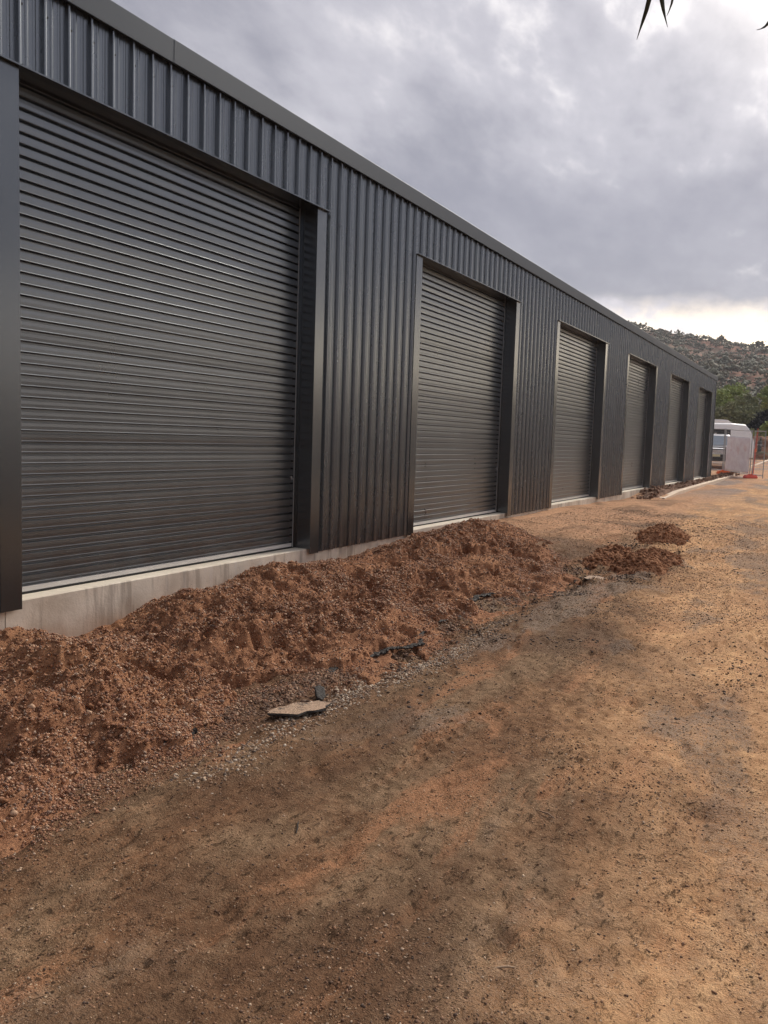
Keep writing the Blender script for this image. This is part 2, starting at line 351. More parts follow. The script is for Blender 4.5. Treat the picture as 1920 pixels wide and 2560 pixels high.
# ------------------------------------------------------------------ ground
def ground_h(x, y):
    x = np.asarray(x, float); y = np.asarray(y, float)
    b = np.interp(x, [-400, 4, 12, 25, 38, 44, 52, 80, 150, 260, 700], [-.2, 0, .05, .15, .165, .24, .48, .92, 3.0, 7., 7.])
    wall = np.interp(x, [9, 11, 13, 16, 22, 26, 38, 46, 60], [0, .10, .16, .14, .0, -.02, .02, .04, 0.])
    b = b + wall*sst(y, 2.2, 4.5)
    near = 1-sst(np.hypot(x, y), 30, 60)
    b = b + fbm(x, y, .5, 4, .5, 3)*.022*near
    # faint ruts running down the yard
    rut = fbm(x*.35, y*2.2, 1.0, 4, .55, 9); b = b + rut*.010*near
    n2 = 1-sst(np.hypot(x, y), 9, 16)
    b = b + (fbm(x, y, 7, 4, .6, 21)*.0065 + np.minimum(fbm(x, y*1.4, 16, 3, .6, 33, True), .12)*.006)*n2
    # clawed scoops left by the bucket
    sc = np.maximum(fbm(x*1.1+.5*y, y*3.1-x*.4, 3.4, 3, .5, 41)-.42, 0); b = b - sc*.035*n2
    b = b - .06*sst(y, 3.6, 4.4)*sst(x, 3.2, 3.9)*(1-sst(x, 4.9, 5.6))
    # tyre prints
    for (ya, sl_, xa, xb) in ((1.75, -.06, 2.4, 6.5), (.95, .10, 3.2, 9.0), (1.35, .035, 7.0, 14.)):
        dd_ = (y-(ya+sl_*(x-xa))); q_ = np.exp(-(dd_/.10)**4)*sst(x, xa, xa+.6)*(1-sst(x, xb-1, xb)); b = b - q_*(.006+.006*np.sign(np.sin((x+np.abs(dd_)*.9)*2*math.pi/.085))*(np.abs(dd_) > .012))*(.4+.6*sst(fbm(x, y, 1.5, 2, .5, 66), -.3, .3))
    # scraped trench at the foot of the heap
    tm = sst(x, 3.6, 4.6)*(1-sst(x, 10.5, 12)); tw = np.exp(-((y-2.52-.08*np.sin(x*1.3))/.17)**2)
    b = b - tm*tw*(.045+.02*fbm(x, y, 3, 2, .5, 5)) + tm*tw*fbm(x, y, 16, 3, .6, 15)*.02
    # churned patch around the two mounds
    cm = np.exp(-(((x-11.5)/3.2)**2+((y-2.2)/.9)**2)); b = b + cm*np.maximum(fbm(x, y, 5, 4, .6, 77), -.1)*.07
    cm2 = np.exp(-(((x-16)/6)**2+((y-2.6)/1.3)**2)); b = b + cm2*np.maximum(fbm(x*.8, y*1.6, 4, 4, .6, 78, True), -.15)*.035
    b = b + np.exp(-(((x-21.8)/1.6)**2+((y-3.3)/.12)**2))*(.05+.05*fbm(x, y, 5, 3, .6, 79))
    # behind the kerb at the far end, the bed sits at kerb level
    bed = sst(x, 22.5, 24)*(1-sst(x, 52, 60)); kb = 4.10+.012*(x-23)
    b = b + bed*np.where(y > kb, .06, 0)*1.0
    return b
xs = [.9]
while xs[-1] < 700: xs.append(xs[-1] + max(.019, .0075*(xs[-1]-2.0) if xs[-1] < 60 else .08*xs[-1]))
xs = np.array([-300, -150, -70, -30, -12, -5, -2, -.5, .2, .55] + xs)
ys = list(np.arange(-.2, 4.93, .019)); yr = [-.3]
while yr[-1] > -400: yr.append(yr[-1] - max(.03, .12*abs(yr[-1])))
yl = [4.95, 5.2, 6, 8, 12, 20, 40, 80, 160, 320, 600]
ys = np.array(sorted(yr) + ys + yl)
def grid(name, xs, ys, fn):
    Xg, Yg = np.meshgrid(xs, ys, indexing='ij'); Z = fn(Xg, Yg); V = np.stack([Xg, Yg, Z], -1).reshape(-1, 3)
    nx, ny = len(xs), len(ys); i = np.arange(nx*ny).reshape(nx, ny)
    F = np.stack([i[:-1, :-1], i[1:, :-1], i[1:, 1:], i[:-1, 1:]], -1).reshape(-1, 4)
    return np_mesh(name, V, F)
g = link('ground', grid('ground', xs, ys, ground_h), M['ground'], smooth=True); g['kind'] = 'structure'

# ------------------------------------------------------------------ building
shed = empty('storage_shed', (X0, D, 0)); tag(shed, 'long dark grey ribbed steel shed with a row of roller doors and silver edged roofline', 'shed')
def P(name, mb_or_me, mat, parent=None, **kw):
    """link a part of the shed given in world coordinates"""
    me = mb_or_me.mesh(name) if isinstance(mb_or_me, MB) else mb_or_me
    o = link(name, me, mat, parent or shed)
    if parent is None: o.location = (-X0, -D, 0)
    return o
doors = [(L0+i*BAY, L0+i*BAY+DW) for i in range(6)]
# ribbed sheet profile over one 0.2 m pitch: (x, out)
RH = .029
prof = [(0, 0), (.009, .0265), (.0105, .0285), (.013, RH), (.021, RH), (.0285, .0265), (.031, .0235), (.041, .0015), (.044, 0), (.076, 0), (.079, .0038), (.092, .0038), (.104, 0), (.136, 0), (.139, .0038), (.152, .0038), (.164, 0)]
def sheet(z0, z1, npitch):
    pts = [(k*.2+x, o) for k in range(npitch) for x, o in prof] + [(npitch*.2, 0)]
    V = []; 
    for z in (z0, z1): V += [(x, -o, z) for x, o in pts]
    n = len(pts); F = [(i, i+1, n+i+1, n+i) for i in range(n-1)]
    me = bpy.data.meshes.new('cladding_sheet'); me.from_pydata(V, [], F); return me
sheets = {}
def put_sheets(xa, xb, z0, z1):
    # ribs keep to one 0.2 m grid with its origin at the first door
    k = int(round((xa-L0)/.2)); ke = int(round((xb-L0)/.2))
    while k < ke:
        n = min(4, ke-k); key = (n, z0, z1)
        if key not in sheets: sheets[key] = sheet(z0, z1, n)
        o = link('cladding_sheet', sheets[key], M['clad'], shed); o.location = (L0+k*.2-X0+random.uniform(-.0015, .0015), YP-D-.0005*((k//4) % 2), 0)
        k += n
ZTOP = 4.56
put_sheets(X0, L0, ZB, ZTOP)
for i, (a, b) in enumerate(doors):
    put_sheets(L0+i*BAY, L0+i*BAY+3.6, HEAD, ZTOP)
    nx = doors[i+1][0] if i < 5 else X1
    put_sheets(L0+i*BAY+3.6, nx if i < 5 else X1, ZB, ZTOP)
# fascia capping in six metre lengths, folded section (y, z)
fs = [(D+.030, ZF+.016), (D-.018, ZF), (D-.020, ZF+.004), (D-.019, ZE-.008), (D-.012, ZE), (D+.20, ZE+.018), (D+.20, ZE+.012)]
def extr(sec, xa, xb):
    mb = MB(); V = [(xa, y, z) for y, z in sec] + [(xb, y, z) for y, z in sec]; n = len(sec)
    mb.add(V, [(i, i+1, n+i+1, n+i) for i in range(n-1)]); return mb
fx = [X0-.02, -6.8, -.8, 5.2, 11.2, 17.2, 23.2, 29.2, 35.2, X1+.06]
for i in range(9):
    o = P('fascia_capping', extr([(y-.0015*(i % 2), z+.0015*(i % 2)) for y, z in fs], fx[i], fx[i+1]+.03), M['fascia'])
    if i == 8: o['label'] = 'far end length of the capping'
# strip closing the roof edge behind the capping, and the roof slopes
P('roof', MB().box(X0, X1, D+.19, D+.215, ZE-.1, ZE+.010).add([(X0, D+.2, ZE+.014), (X1, D+.2, ZE+.014), (X1, D+6, ZE+.5), (X0, D+6, ZE+.5), (X0, D+12, ZE), (X1, D+12, ZE)], [(0, 1, 2, 3), (3, 2, 5, 4)]), M['roof'])
# end walls, rear wall
P('side_wall', MB().box(X0, X0+.03, YC+.01, D+12, 0, ZE-.02), M['clad'])
P('side_wall', MB().box(X1-.035, X1-.005, YC+.01, D+12, 0, ZE-.02), M['clad'])
P('rear_wall', MB().box(X0+.04, X1-.04, D+11.9, D+11.95, -.1, ZE-.05), M['clad'])
P('gable', MB().add([(X1-.02, D+.2, ZE-.03), (X1-.02, D+6, ZE+.49), (X1-.02, D+11.9, ZE-.03)], [(0, 1, 2)]), M['clad'])
# corner flashing at the far end
P('corner_flashing', MB().box(X1-.10, X1+.012, D-.003, D+.10, ZB-.03, ZF-.004), M['flash'])
# concrete edge beam in lengths with joints
cj = [X0, -8, -2, 3.68, 8.35, 14.3, 20.35, 26.3, 32.3, X1]
for i in range(9):
    a, b = cj[i]+.004, cj[i+1]-.004; mb = MB()
    sec = [(YC, -.6), (YC, ZT-.008), (YC+.008, ZT), (YC+1.2, ZT), (YC+1.2, -.6)]
    V = [(a, y, z) for y, z in sec] + [(b, y, z) for y, z in sec]; mb.add(V, [(j, j+1, 5+j+1, 5+j) for j in range(4)] + [(4, 3, 2, 1, 0), (5, 6, 7, 8, 9)])
    P('concrete_beam', mb, M['concrete'])
# doors
SP = .0785
def slat_mesh(w):
    # (z, out); sharp ledges above and below a faintly bowed face
    sec = [(0, -.016), (.0165, -.016), (.0180, .0165), (.0200, .0200), (.0225, .0210), (.0255, .0198), (.030, .0196), (.050, .0202), (.070, .0196), (.0748, .0196), (.0765, .0170), (.0772, -.016), (SP, -.016)]
    V = [(x, -o, z) for x in (0, w) for z, o in sec]; n = len(sec)
    me = bpy.data.meshes.new('slat'); me.from_pydata(V, [], [(i, n+i, n+i+1, i+1) for i in range(n-1)]); return me
SM = slat_mesh(DW-.07)
NS = int((HEAD+.02-ZT-.055)/SP)+1
desc = ['', '', '', '', '', '']
for i, (a, b) in enumerate(doors):
    rd = empty('roller_door', (a-X0, 0, 0)); rd.parent = shed
    rs = random.Random(40+i)
    for k in range(NS):
        o = link('slat', SM, M['door'], rd); o.location = (.035, YD-D+(.004 if k % 9 == 4 else 0), ZT+.055+k*SP)
        o.rotation_euler = (R(rs.gauss(0, .55) + (1.5 if k % 9 == 4 else 0)), R(rs.gauss(0, .02)), 0)
    def Q(name, mb, mat, rd=rd, a=a):
        o = link(name, mb.mesh(name), mat, rd); o.location = (-a, -D, 0); return o
    for s in (0, 1):
        ga = a if s == 0 else b-.045
        Q('door_guide', MB().box(ga+.001, ga+.044, YD-.030, YD+.03, ZT+.002, HEAD-.002), M['flash'])
        Q('guide_lip', MB().box(ga+(.040 if s == 0 else -.002), ga+(.046 if s == 0 else .004), YD-.034, YD-.026, ZT+.01, HEAD-.01), M['galv'])
    Q('bottom_rail', MB().box(a+.05, b-.05, YD-.022, YD+.012, ZT+.018, ZT+.054), M['alu'])
    Q('rubber_seal', MB().box(a+.05, b-.05, YD-.028, YD+.02, ZT+.001, ZT+.017), M['rubber'])
    lk = Q('lock_bolt', MB().tube([(b-.09, YD-.016, ZT+.76), (b-.09, YD-.034, ZT+.76)], .012, 10).box(b-.105, b-.06, YD-.040, YD-.033, ZT+.735, ZT+.747), M['galv'])
    # frames: jamb angle (front flange + reveal), head angle with lip
    for s in (-1, 1):
        e = a if s < 0 else b; x0, x1 = sorted((e, e+s*.165)); r0, r1 = sorted((e, e+s*.006))
        mb = MB().box(x0, x1, D-.002, D+.003, ZB-.004, HEAD-.012).box(r0, r1, D+.0035, YD+.05, ZB+.052, HEAD-.003)
        xe = e+s*.165; q0, q1 = sorted((xe, xe+s*.003)); mb.box(q0, q1, D-.002, D+.034, ZB-.004, HEAD-.012)
        P('door_jamb', mb, M['flash'])
    P('door_head', MB().box(a-.175, b+.205, D-.034, D+.030, HEAD-.010, HEAD-.006).box(a-.175, b+.205, D-.0365, D-.034, HEAD-.012, HEAD-.002).box(a+.007, b-.007, D+.031, YD+.10, HEAD-.010, HEAD-.004), M['flash'])
    P('drum_cover', MB().box(a+.01, b-.01, YD+.05, YD+.4, HEAD-.35, HEAD-.02), M['rubber'])
# screws: one in each rib foot below the capping, one on every second rib at the capping lip
mb = MB()
def screw(x, y, z, r):
    v = [(x+r*math.cos(q*math.pi/3), y, z+r*math.sin(q*math.pi/3)) for q in range(6)]; v2 = [(px, y-.007, pz) for px, _, pz in v]
    mb.loft([v, v2])
nr = int((X1-L0)/.2)
for k in range(-20, nr):
    x = L0+k*.2
    if k % 2 == 0: screw(x+.019, D-.013, ZF+.014, .0075)
    screw(x+.052, YP-.001, 4.26, .007)
    inb = any(a-.2 < x < b+.2 for a, b in doors)
    if not inb:
        for z in (3.1, 1.75, .40): screw(x+.052, YP-.001, z, .006)
    else: 
        if k % 3 == 0: screw(x+.052, YP-.001, HEAD+.03, .006)
o = P('screw_heads', mb, M['screw']); o['kind'] = 'stuff'

# ------------------------------------------------------------------ heap of spoil along the wall
hw = ([-9, 1.0, 2.6, 3.3, 3.65, 4.0, 4.25, 4.7, 4.95, 5.35, 5.8, 6.2, 6.5, 7.1, 7.5, 7.9, 8.5, 9.1, 9.5, 9.95, 10.5, 11.3, 12.2, 13.0, 14.2],
      [.05, .05, .06, .09, .08, .03, .035, .04, .07, .10, .11, .17, .20, .14, .09, .12, .14, .13, .18, .24, .22, .27, .23, .17, .10])
CL = ([-5, 3.4, 3.65, 4.19, 4.72, 5.02, 5.35, 5.76, 6.1, 6.46, 7.0, 7.59, 8.27, 9.14, 9.92, 10.6, 11.53, 12.1, 12.68, 13.63, 15.9, 40], [.14, .14, .13, -.02, -.01, .12, .16, .09, .15, .21, .17, .10, .11, .14, .21, .23, .26, .24, .22, .19, .18, .5])
def toe(x): return 2.70 + .07*np.sin(x*2.1) + .05*np.sin(x*5.3+1) + sst(x, 9.0, 12.6)*1.25 + (1-sst(x, 2.4, 3.2))*.05
LUMPS = [(2.75, 3.05, .42, .33, .22), (3.15, 3.75, .5, .35, .12), (5.1, 4.35, .40, .32, .22), (5.75, 4.15, .40, .35, .14), (6.6, 4.3, .55, .35, .17), (4.3, 3.5, .55, .4, .10), (7.9, 4.35, .5, .35, .12),
         (8.9, 4.25, .45, .3, .16), (9.6, 4.3, .35, .35, .14), (10.6, 4.4, .45, .3, .16), (11.4, 4.35, .4, .3, .12), (7.0, 3.4, .7, .35, .06), (5.6, 3.2, .6, .3, .08), (9.0, 3.5, .8, .4, .06), (12.0, 4.1, .7, .3, .05), (3.9, 2.98, .35, .22, .07)]
def heap_core(x, y):
    w_ = np.interp(x, hw[0], hw[1]); tt = toe(x) + .09*fbm(x, y, 3., 4, .6, 4)
    u = np.clip((y-tt)/(D+.05-tt), -.2, 1.0); prof_ = np.where(u > 0, np.power(np.clip(u, 0, 1), .62), u*2)
    fade = sst(x, .9, 2.0)*(1-sst(x, 10.6, 14.2)); h = prof_*(w_+.06) - .09*sst(u, .55, 1.0)
    for a, b, sx, sy, am in LUMPS: h = h + am*np.exp(-((x-a)/sx)**2-((y-b)/sy)**2)*np.clip(u*4, 0, 1)
    rough = fbm(x, y, 1.7, 3, .5, 50)*.06 + fbm(x, y, 4.2, 3, .55, 51, True)*.052 + fbm(x, y, 11, 3, .6, 52)*.024 + fbm(x, y, 30, 3, .65, 53, True)*.015
    smooth = sst(fbm(x, y, 1.3, 2, .5, 88), .15, .45)
    h = h + rough*np.clip(u*5+.15, 0, 1)*(1-.45*smooth)*(.55+.45*sst(12-x, 0, 3))
    # slumped hollows showing dark
    h = h - .26*np.maximum(fbm(x, y*1.2, 2.8, 3, .55, 90)-.38, 0) - .10*np.maximum(fbm(x+.6*y, y*1.5, 5.5, 2, .5, 93)-.42, 0)*np.clip(u*3, 0, 1)
    lip = .035*np.exp(-((u-.03)/.05)**2)*sst(fbm(x, x*0, 1.6, 2, .5, 31), -.2, .2)
    yy_ = np.maximum(y, 2.); zb = np.interp(x*4.875/yy_, CL[0], CL[1]) + .035*fbm(x*4.875/yy_, y*.3, 3., 4, .6, 55)
    lim = EYE-(EYE-zb)*(y/4.875)-.035; tt2 = sst(y, 2.9, 3.5); k_ = .03; dd = h-lim
    h = np.where(tt2 > 0, h - tt2*k_*np.logaddexp(0, np.clip(dd/k_, -30, 60)), h)
    return (h + lip + .02)*fade - .03*(1-fade) - .02*(u <= 0)
def base_h(x, y):
    return np.interp(x, [-400, 4, 12, 25], [0, 0, .05, .15]) + 0*y
def heap_h(x, y): return base_h(x, y) + heap_core(x, y) + .025*sst(y, 3.6, 4.6)
hx = np.concatenate([np.arange(.9, 7, .0135), np.arange(7, 14.3, .02)])
hy = np.concatenate([np.arange(2.4, YC-.001, .0135), [YC-.0005]])
heap = link('dirt_heap', grid('dirt_heap', hx, hy, heap_h), M['heap'], smooth=True)
tag(heap, 'long reddish brown heap of gravelly earth banked against the foot of the shed', 'dirt heap')
# two small mounds in the yard
def mound_h(cx_, cy_, ax, ay, hh, seed):
    def f(x, y):
        q = ((x-cx_)/ax)**2+((y-cy_)/ay)**2 + .25*fbm(x, y, 2.5, 2, .5, seed)
        h = hh*np.maximum(1-q, -.15)**1 if False else hh*np.clip(1-q, -.2, 1)
        return base_h(x, y) + h + (fbm(x, y, 6, 4, .6, seed+3, True)*.05+fbm(x, y, 22, 2, .6, seed+9)*.02)*np.clip(1.3-q, 0, 1) - .035 - .05*(q > 1.1)
    return f
mounds = []
for (cx_, cy_, ax, ay, hh, sd_, lab) in ((13.5, 2.36, .85, .52, .22, 5, 'small brown earth mound farther out in the yard, nearer the kerb end'),
                                       (10.55, 1.98, .80, .42, .16, 15, 'dark crumbly earth mound just beyond the end of the big heap'),
                                       (11.1, 2.62, 1.0, .30, .07, 25, 'low dark ridge of earth joining the tail of the big heap to the nearer mound')):
    f = mound_h(cx_, cy_, ax, ay, hh, sd_); mounds.append((f, cx_, cy_, ax, ay))
    o = link('dirt_mound', grid('dirt_mound', np.arange(cx_-ax*1.35, cx_+ax*1.35, .02), np.arange(cy_-ay*1.35, cy_+ay*1.35, .02), f), M['heap'], smooth=True)
    tag(o, lab, 'dirt mound', 'small mounds in the yard')

# ------------------------------------------------------------------ pebbles, gravel, crumbs
def ico():
    bm = bmesh.new(); bmesh.ops.create_icosphere(bm, subdivisions=1, radius=1); v = np.array([q.co for q in bm.verts]); f = np.array([[a.index for a in q.verts] for q in bm.faces]); bm.free(); return v, f
ICO = ico(); OCT = (np.array([(1, 0, 0), (-1, 0, 0), (0, 1, 0), (0, -1, 0), (0, 0, 1), (0, 0, -1)], float), np.array([(0, 2, 4), (2, 1, 4), (1, 3, 4), (3, 0, 4), (2, 0, 5), (1, 2, 5), (3, 1, 5), (0, 3, 5)]))
def stones(name, pts, size, mat, shape=OCT, flat=.65, parent=None, jit=.28, smooth=False):
    n = len(pts); bv, bf = shape; k = len(bv)
    V = bv[None]*(1+RS.uniform(-jit, jit, (n, k, 1))); V = V*np.stack([RS.uniform(.7, 1.3, n), RS.uniform(.6, 1.1, n), RS.uniform(flat*.7, flat*1.3, n)], -1)[:, None]
    a = RS.uniform(0, 6.283, n); b = RS.normal(0, .45, n); ca, sa, cb, sb = np.cos(a), np.sin(a), np.cos(b), np.sin(b)
    x = V[..., 0]*cb[:, None]-V[..., 2]*sb[:, None]; z = V[..., 0]*sb[:, None]+V[..., 2]*cb[:, None]; y = V[..., 1]
    V = np.stack([x*ca[:, None]-y*sa[:, None], x*sa[:, None]+y*ca[:, None], z], -1)*size[:, None, None]+pts[:, None]
    F = (bf[None]+(np.arange(n)*k)[:, None, None]).reshape(-1, 3)
    o = link(name, np_mesh(name, V.reshape(-1, 3), F), mat, parent); o['kind'] = 'stuff'
    if smooth: o.data.shade_smooth()
    return o
def scatter(n, xr, yr_, hfn, dens=None, near=1.6, lift=0.):
    # near field gets more: x sampled with density falling off
    u = RS.rand(n*3); x = xr[0]+(xr[1]-xr[0])*u**near; y = RS.uniform(yr_[0], yr_[1], n*3)
    if dens is not None:
        keep = RS.rand(n*3) < dens(x, y); x, y = x[keep], y[keep]
    x, y = x[:n], y[:n]; return np.stack([x, y, hfn(x, y)+lift], -1)
def ssize(n, lo, hi, pw=3.): return lo+(hi-lo)*RS.rand(n)**pw
dh = lambda x, y: (heap_core(x, y) > -.004)*(y < YC-.02)*np.clip(.25+1.2*sst(fbm(x, y, 1.6, 3, .5, 61), -.5, .4), 0, 1)*(.55+.45*sst(x, 3., 4.6))
p_ = scatter(85000, (1.0, 13.5), (2.6, 4.9), heap_h, dh, 1.5); s_ = ssize(len(p_), .0042, .0105, 2.2)*(1+p_[:, 0]*.03); p_[:, 2] += s_*.35
stones('small_pebbles', p_, s_, M['stone'], OCT, .8, heap)
p_ = scatter(4500, (1.0, 10), (2.6, 4.9), heap_h, dh, 1.6); s_ = ssize(len(p_), .006, .017, 2.6); p_[:, 2] += s_*.15
stones('cobbles', p_, s_, M['stone'], ICO, .75, heap, .2)
# crumbs rolled off the toe onto the yard
top_h = lambda x, y: np.maximum(heap_h(x, y), ground_h(x, y))
p_ = scatter(60000, (1.0, 13), (2.1, 3.2), top_h, lambda x, y: np.exp(-((y-toe(x)+.02)/.17)**2)*sst(fbm(x, y, 2.2, 3, .5, 161), -.6, .3), 1.4)[:16000]; s_ = ssize(len(p_), .0025, .010, 2.6); p_[:, 2] += s_*.3
stones('spilled_pebbles', p_, s_, M['stone'], OCT, .7, heap)
# earth clods on the heap: same earth, coarse
p_ = scatter(5000, (1.0, 13), (2.6, 4.8), heap_h, dh, 1.5); s_ = ssize(len(p_), .006, .026, 3.5); p_[:, 2] -= s_*.1
stones('earth_clods', p_, s_, M['heap'], ICO, .8, heap, .3)
for (f, cx_, cy_, ax, ay) in mounds:
    pp = scatter(1700, (cx_-ax, cx_+ax), (cy_-ay, cy_+ay), f, lambda x, y, a=cx_, b=cy_, c=ax, e=ay: (((x-a)/c)**2+((y-b)/e)**2) < 1, 1.0)
    ob = bpy.data.objects[{13.5: 'dirt_mound', 10.55: 'dirt_mound.001', 11.1: 'dirt_mound.002'}[cx_]]
    stones('clods', pp, ssize(len(pp), .008, .035, 3), M['heap'], ICO, .8, ob, .3)
# yard gravel
dg = lambda x, y: np.clip(.30+1.0*sst(fbm(x, y, 1.1, 4, .6, 71), .0, .7), 0, 1)*((y < toe(x)+.1) | (x > 12))
p_ = scatter(95000, (1.1, 18), (-.2, 4.6), ground_h, dg, 1.8); s_ = ssize(len(p_), .0013, .0062, 2.6)*(1+p_[:, 0]*.08)
stones('gravel', p_, s_, M['grav'], OCT, .6); tag(bpy.data.objects['gravel'], 'loose small stones strewn over the brown yard', 'gravel')
# pale wash of gravel by the bitumen slab
dp = lambda x, y: np.exp(-((y-2.36-.05*np.sin(x*2))/.10)**2)*np.exp(-((x-4.6)/1.5)**2)
p_ = scatter(9000*3, (2.6, 8), (2.0, 2.75), ground_h, dp, 1.1)[:4200]; s_ = ssize(len(p_), .0035, .012, 2.2)
o = stones('pale_gravel', p_, s_, M['pale'], ICO, .65, None, .22); tag(o, 'pale washed gravel lying along the trench beside the heap', 'gravel')
# damp clods torn up along the trench
M['clod'] = island('damp_clods', [(.13, .075, .048), (.20, .115, .07), (.09, .055, .038), (.25, .15, .09), (.16, .085, .05)])
dt = lambda x, y: np.exp(-((y-2.66-.06*np.sin(x*2.1))/.11)**2)*sst(x, 2.6, 4.2)*(1-sst(x, 10, 12))*sst(fbm(x, y, 2.4, 3, .5, 131), -.5, .2)
p_ = scatter(60000, (2.4, 12), (2.3, 3.0), ground_h, dt, 1.2)[:7500]; s_ = ssize(len(p_), .003, .015, 2.8)*(1+p_[:, 0]*.04)
o = stones('damp_clods', p_, s_, M['clod'], ICO, .5, None, .5); tag(o, 'damp brown clods torn up along the trench under the heap', 'clods')
# bitumen crumbs
dc = lambda x, y: sst(x, 3.0, 5.5)*np.clip(np.exp(-((y-2.48)/.16)**2)*sst(x, 3, 4.5)*sst(fbm(x, y, 2.2, 3, .5, 81), -.1, .5)*.8 + .7*np.exp(-(((x-8.5)/3.5)**2+((y-2.05)/.35)**2))*sst(fbm(x, y, 1.7, 3, .5, 83), .1, .6)+.10*sst(fbm(x*.6, y*1.4, 1.5, 5, .6, 84), .1, .9), 0, 1)
p_ = scatter(60000, (2.6, 16), (.1, 3.0), ground_h, dc, 1.25)[:13000]; s_ = ssize(len(p_), .002, .011, 3.0)*(1+p_[:, 0]*.05)
o = stones('bitumen_crumbs', p_, s_, M['crumb'], ICO, .55, None, .35); tag(o, 'black broken bitumen crumbs scattered beside the trench', 'rubble')

t = pmat('bitumen_dark', None, .75); p = t.pos(); n = t.noise(p, 60, 4, .7); t.put(t.b.inputs['Base Color'], t.mix(n, (.014, .012, .012), (.06, .05, .042))); bump(t, n, .02); M['crumbmat'] = t.mat
# broken bitumen pieces
def slab(name, cx_, cy_, z, outline, th, rz, tilt, label, mt='bitumen'):
    mb = MB(); n = len(outline); rr = random.Random(int(cx_*97))
    top = [(x, y, th/2+rr.uniform(-.003, .003)) for x, y in outline]; mid_ = [(x*1.02, y*1.02, rr.uniform(-.006, .006)) for x, y in outline]; bot = [(x*.93, y*.93, -th/2) for x, y in outline]
    mb.loft([bot, mid_, top]); o = mb.build(name, M[mt]); o.location = (cx_, cy_, z); o.rotation_euler = (tilt[0], tilt[1], rz)
    tag(o, label, 'bitumen slab'); return o
def blob(rx, ry, n, seed, j=.25):
    q = random.Random(seed); return [(rx*math.cos(2*math.pi*k/n)*(1+q.uniform(-j, j)), ry*math.sin(2*math.pi*k/n)*(1+q.uniform(-j, j))) for k in range(n)]
def gh(x, y): return float(ground_h(np.array([x]), np.array([y]))[0])
def hh_(x, y): return float(heap_h(np.array([x]), np.array([y]))[0])
slab('bitumen_slab', 3.62, 2.45, gh(3.62, 2.45)+.020, [(-.19, -.01), (-.15, .04), (-.10, .07), (-.04, .075), (.02, .10), (.09, .085), (.17, .09), (.185, .05), (.21, .02), (.15, -.02), (.13, -.06), (.06, -.075), (.01, -.07), (-.06, -.10), (-.12, -.06)], .016, R(-28), (R(-2), R(1.5)), 'largest flat piece of broken bitumen dusted tan, lying at the trench edge')
slab('bitumen_slab', 3.93, 2.52, gh(3.93, 2.52)+.03, blob(.08, .035, 7, 3), .018, R(35), (R(12), R(-18)), 'small black piece of bitumen tipped up beside the flat tan slab', 'crumbmat')
slab('bitumen_slab', 3.66, 2.86, hh_(3.66, 2.86)+.015, blob(.06, .04, 9, 8, .4), .03, R(60), (R(10), R(8)), 'dark bitumen lump half buried in the toe of the heap', 'crumbmat')
slab('bitumen_slab', 9.2, 2.3, gh(9.2, 2.3)+.008, blob(.20, .11, 11, 12), .014, R(20), (0, R(1)), 'flat pale slab past the trench, before the low dark mound')
# ragged bitumen edges exposed under the heap
def edge(x0, x1, seed, label):
    q = random.Random(seed); n = 120; rings = []
    for k in range(n+1):
        x = x0+(x1-x0)*k/n; y = float(toe(np.array([x]))[0])+.005+.05*float(fbm(np.array([x]), np.array([seed*3.]), 3.5, 4, .65, 7)[0])+q.uniform(-.006, .006); z = max(gh(x, y), 0)+.026+.02*float(fbm(np.array([x]), np.array([seed*5.]), 4, 3, .6, 9)[0])+q.uniform(-.003, .004); e = min(k, n-k)/14.; th = .013*min(1, .2+e)+q.uniform(-.002, .003)
        y += .035; rings.append([(x, y+.05, z-th), (x, y+.004, z-th), (x, y-.004, z-.3*th), (x, y+.004, z+.3*th), (x, y+.05, z-.2*th)])
    mb = MB().loft(rings); o = mb.build('bitumen_edge', M['crumbmat']); tag(o, label, 'bitumen edge', 'broken bitumen edges under the heap'); return o
edge(4.35, 5.75, 1, 'long black ragged bitumen edge jutting from the heap above the trench')
edge(2.82, 3.22, 2, 'short dark bitumen edge low on the near lobe of the heap')
edge(6.1, 7.5, 3, 'black bitumen edge farther along where the trench narrows')

# a few sticks and clods dropped on the yard
for k, (x, y, ln, a, lab) in enumerate(((2.55, 1.72, .05, .5, 'dark short stick lying on the olive brown earth in the foreground'), (3.2, .95, .05, 1.2, 'thin bent twig on the sandy ground by the right edge'), (2.2, .75, .035, 2.2, 'tiny pale twig lying among pebbles in the right foreground'))):
    z = gh(x, y)+.004; c_, s_ = math.cos(a)*ln, math.sin(a)*ln
    o = MB().tube([(-c_, -s_, 0), (-c_*.2, -s_*.3, .006), (c_*.4, s_*.5, .003), (c_, s_, 0)], [.002, .0035, .003, .001], 6).build('stick', simple('stick_bark', [(.03, .02, .015), (.25, .16, .10), (.40, .28, .18)][k], .8)); o.location = (x, y, z); tag(o, lab, 'stick')

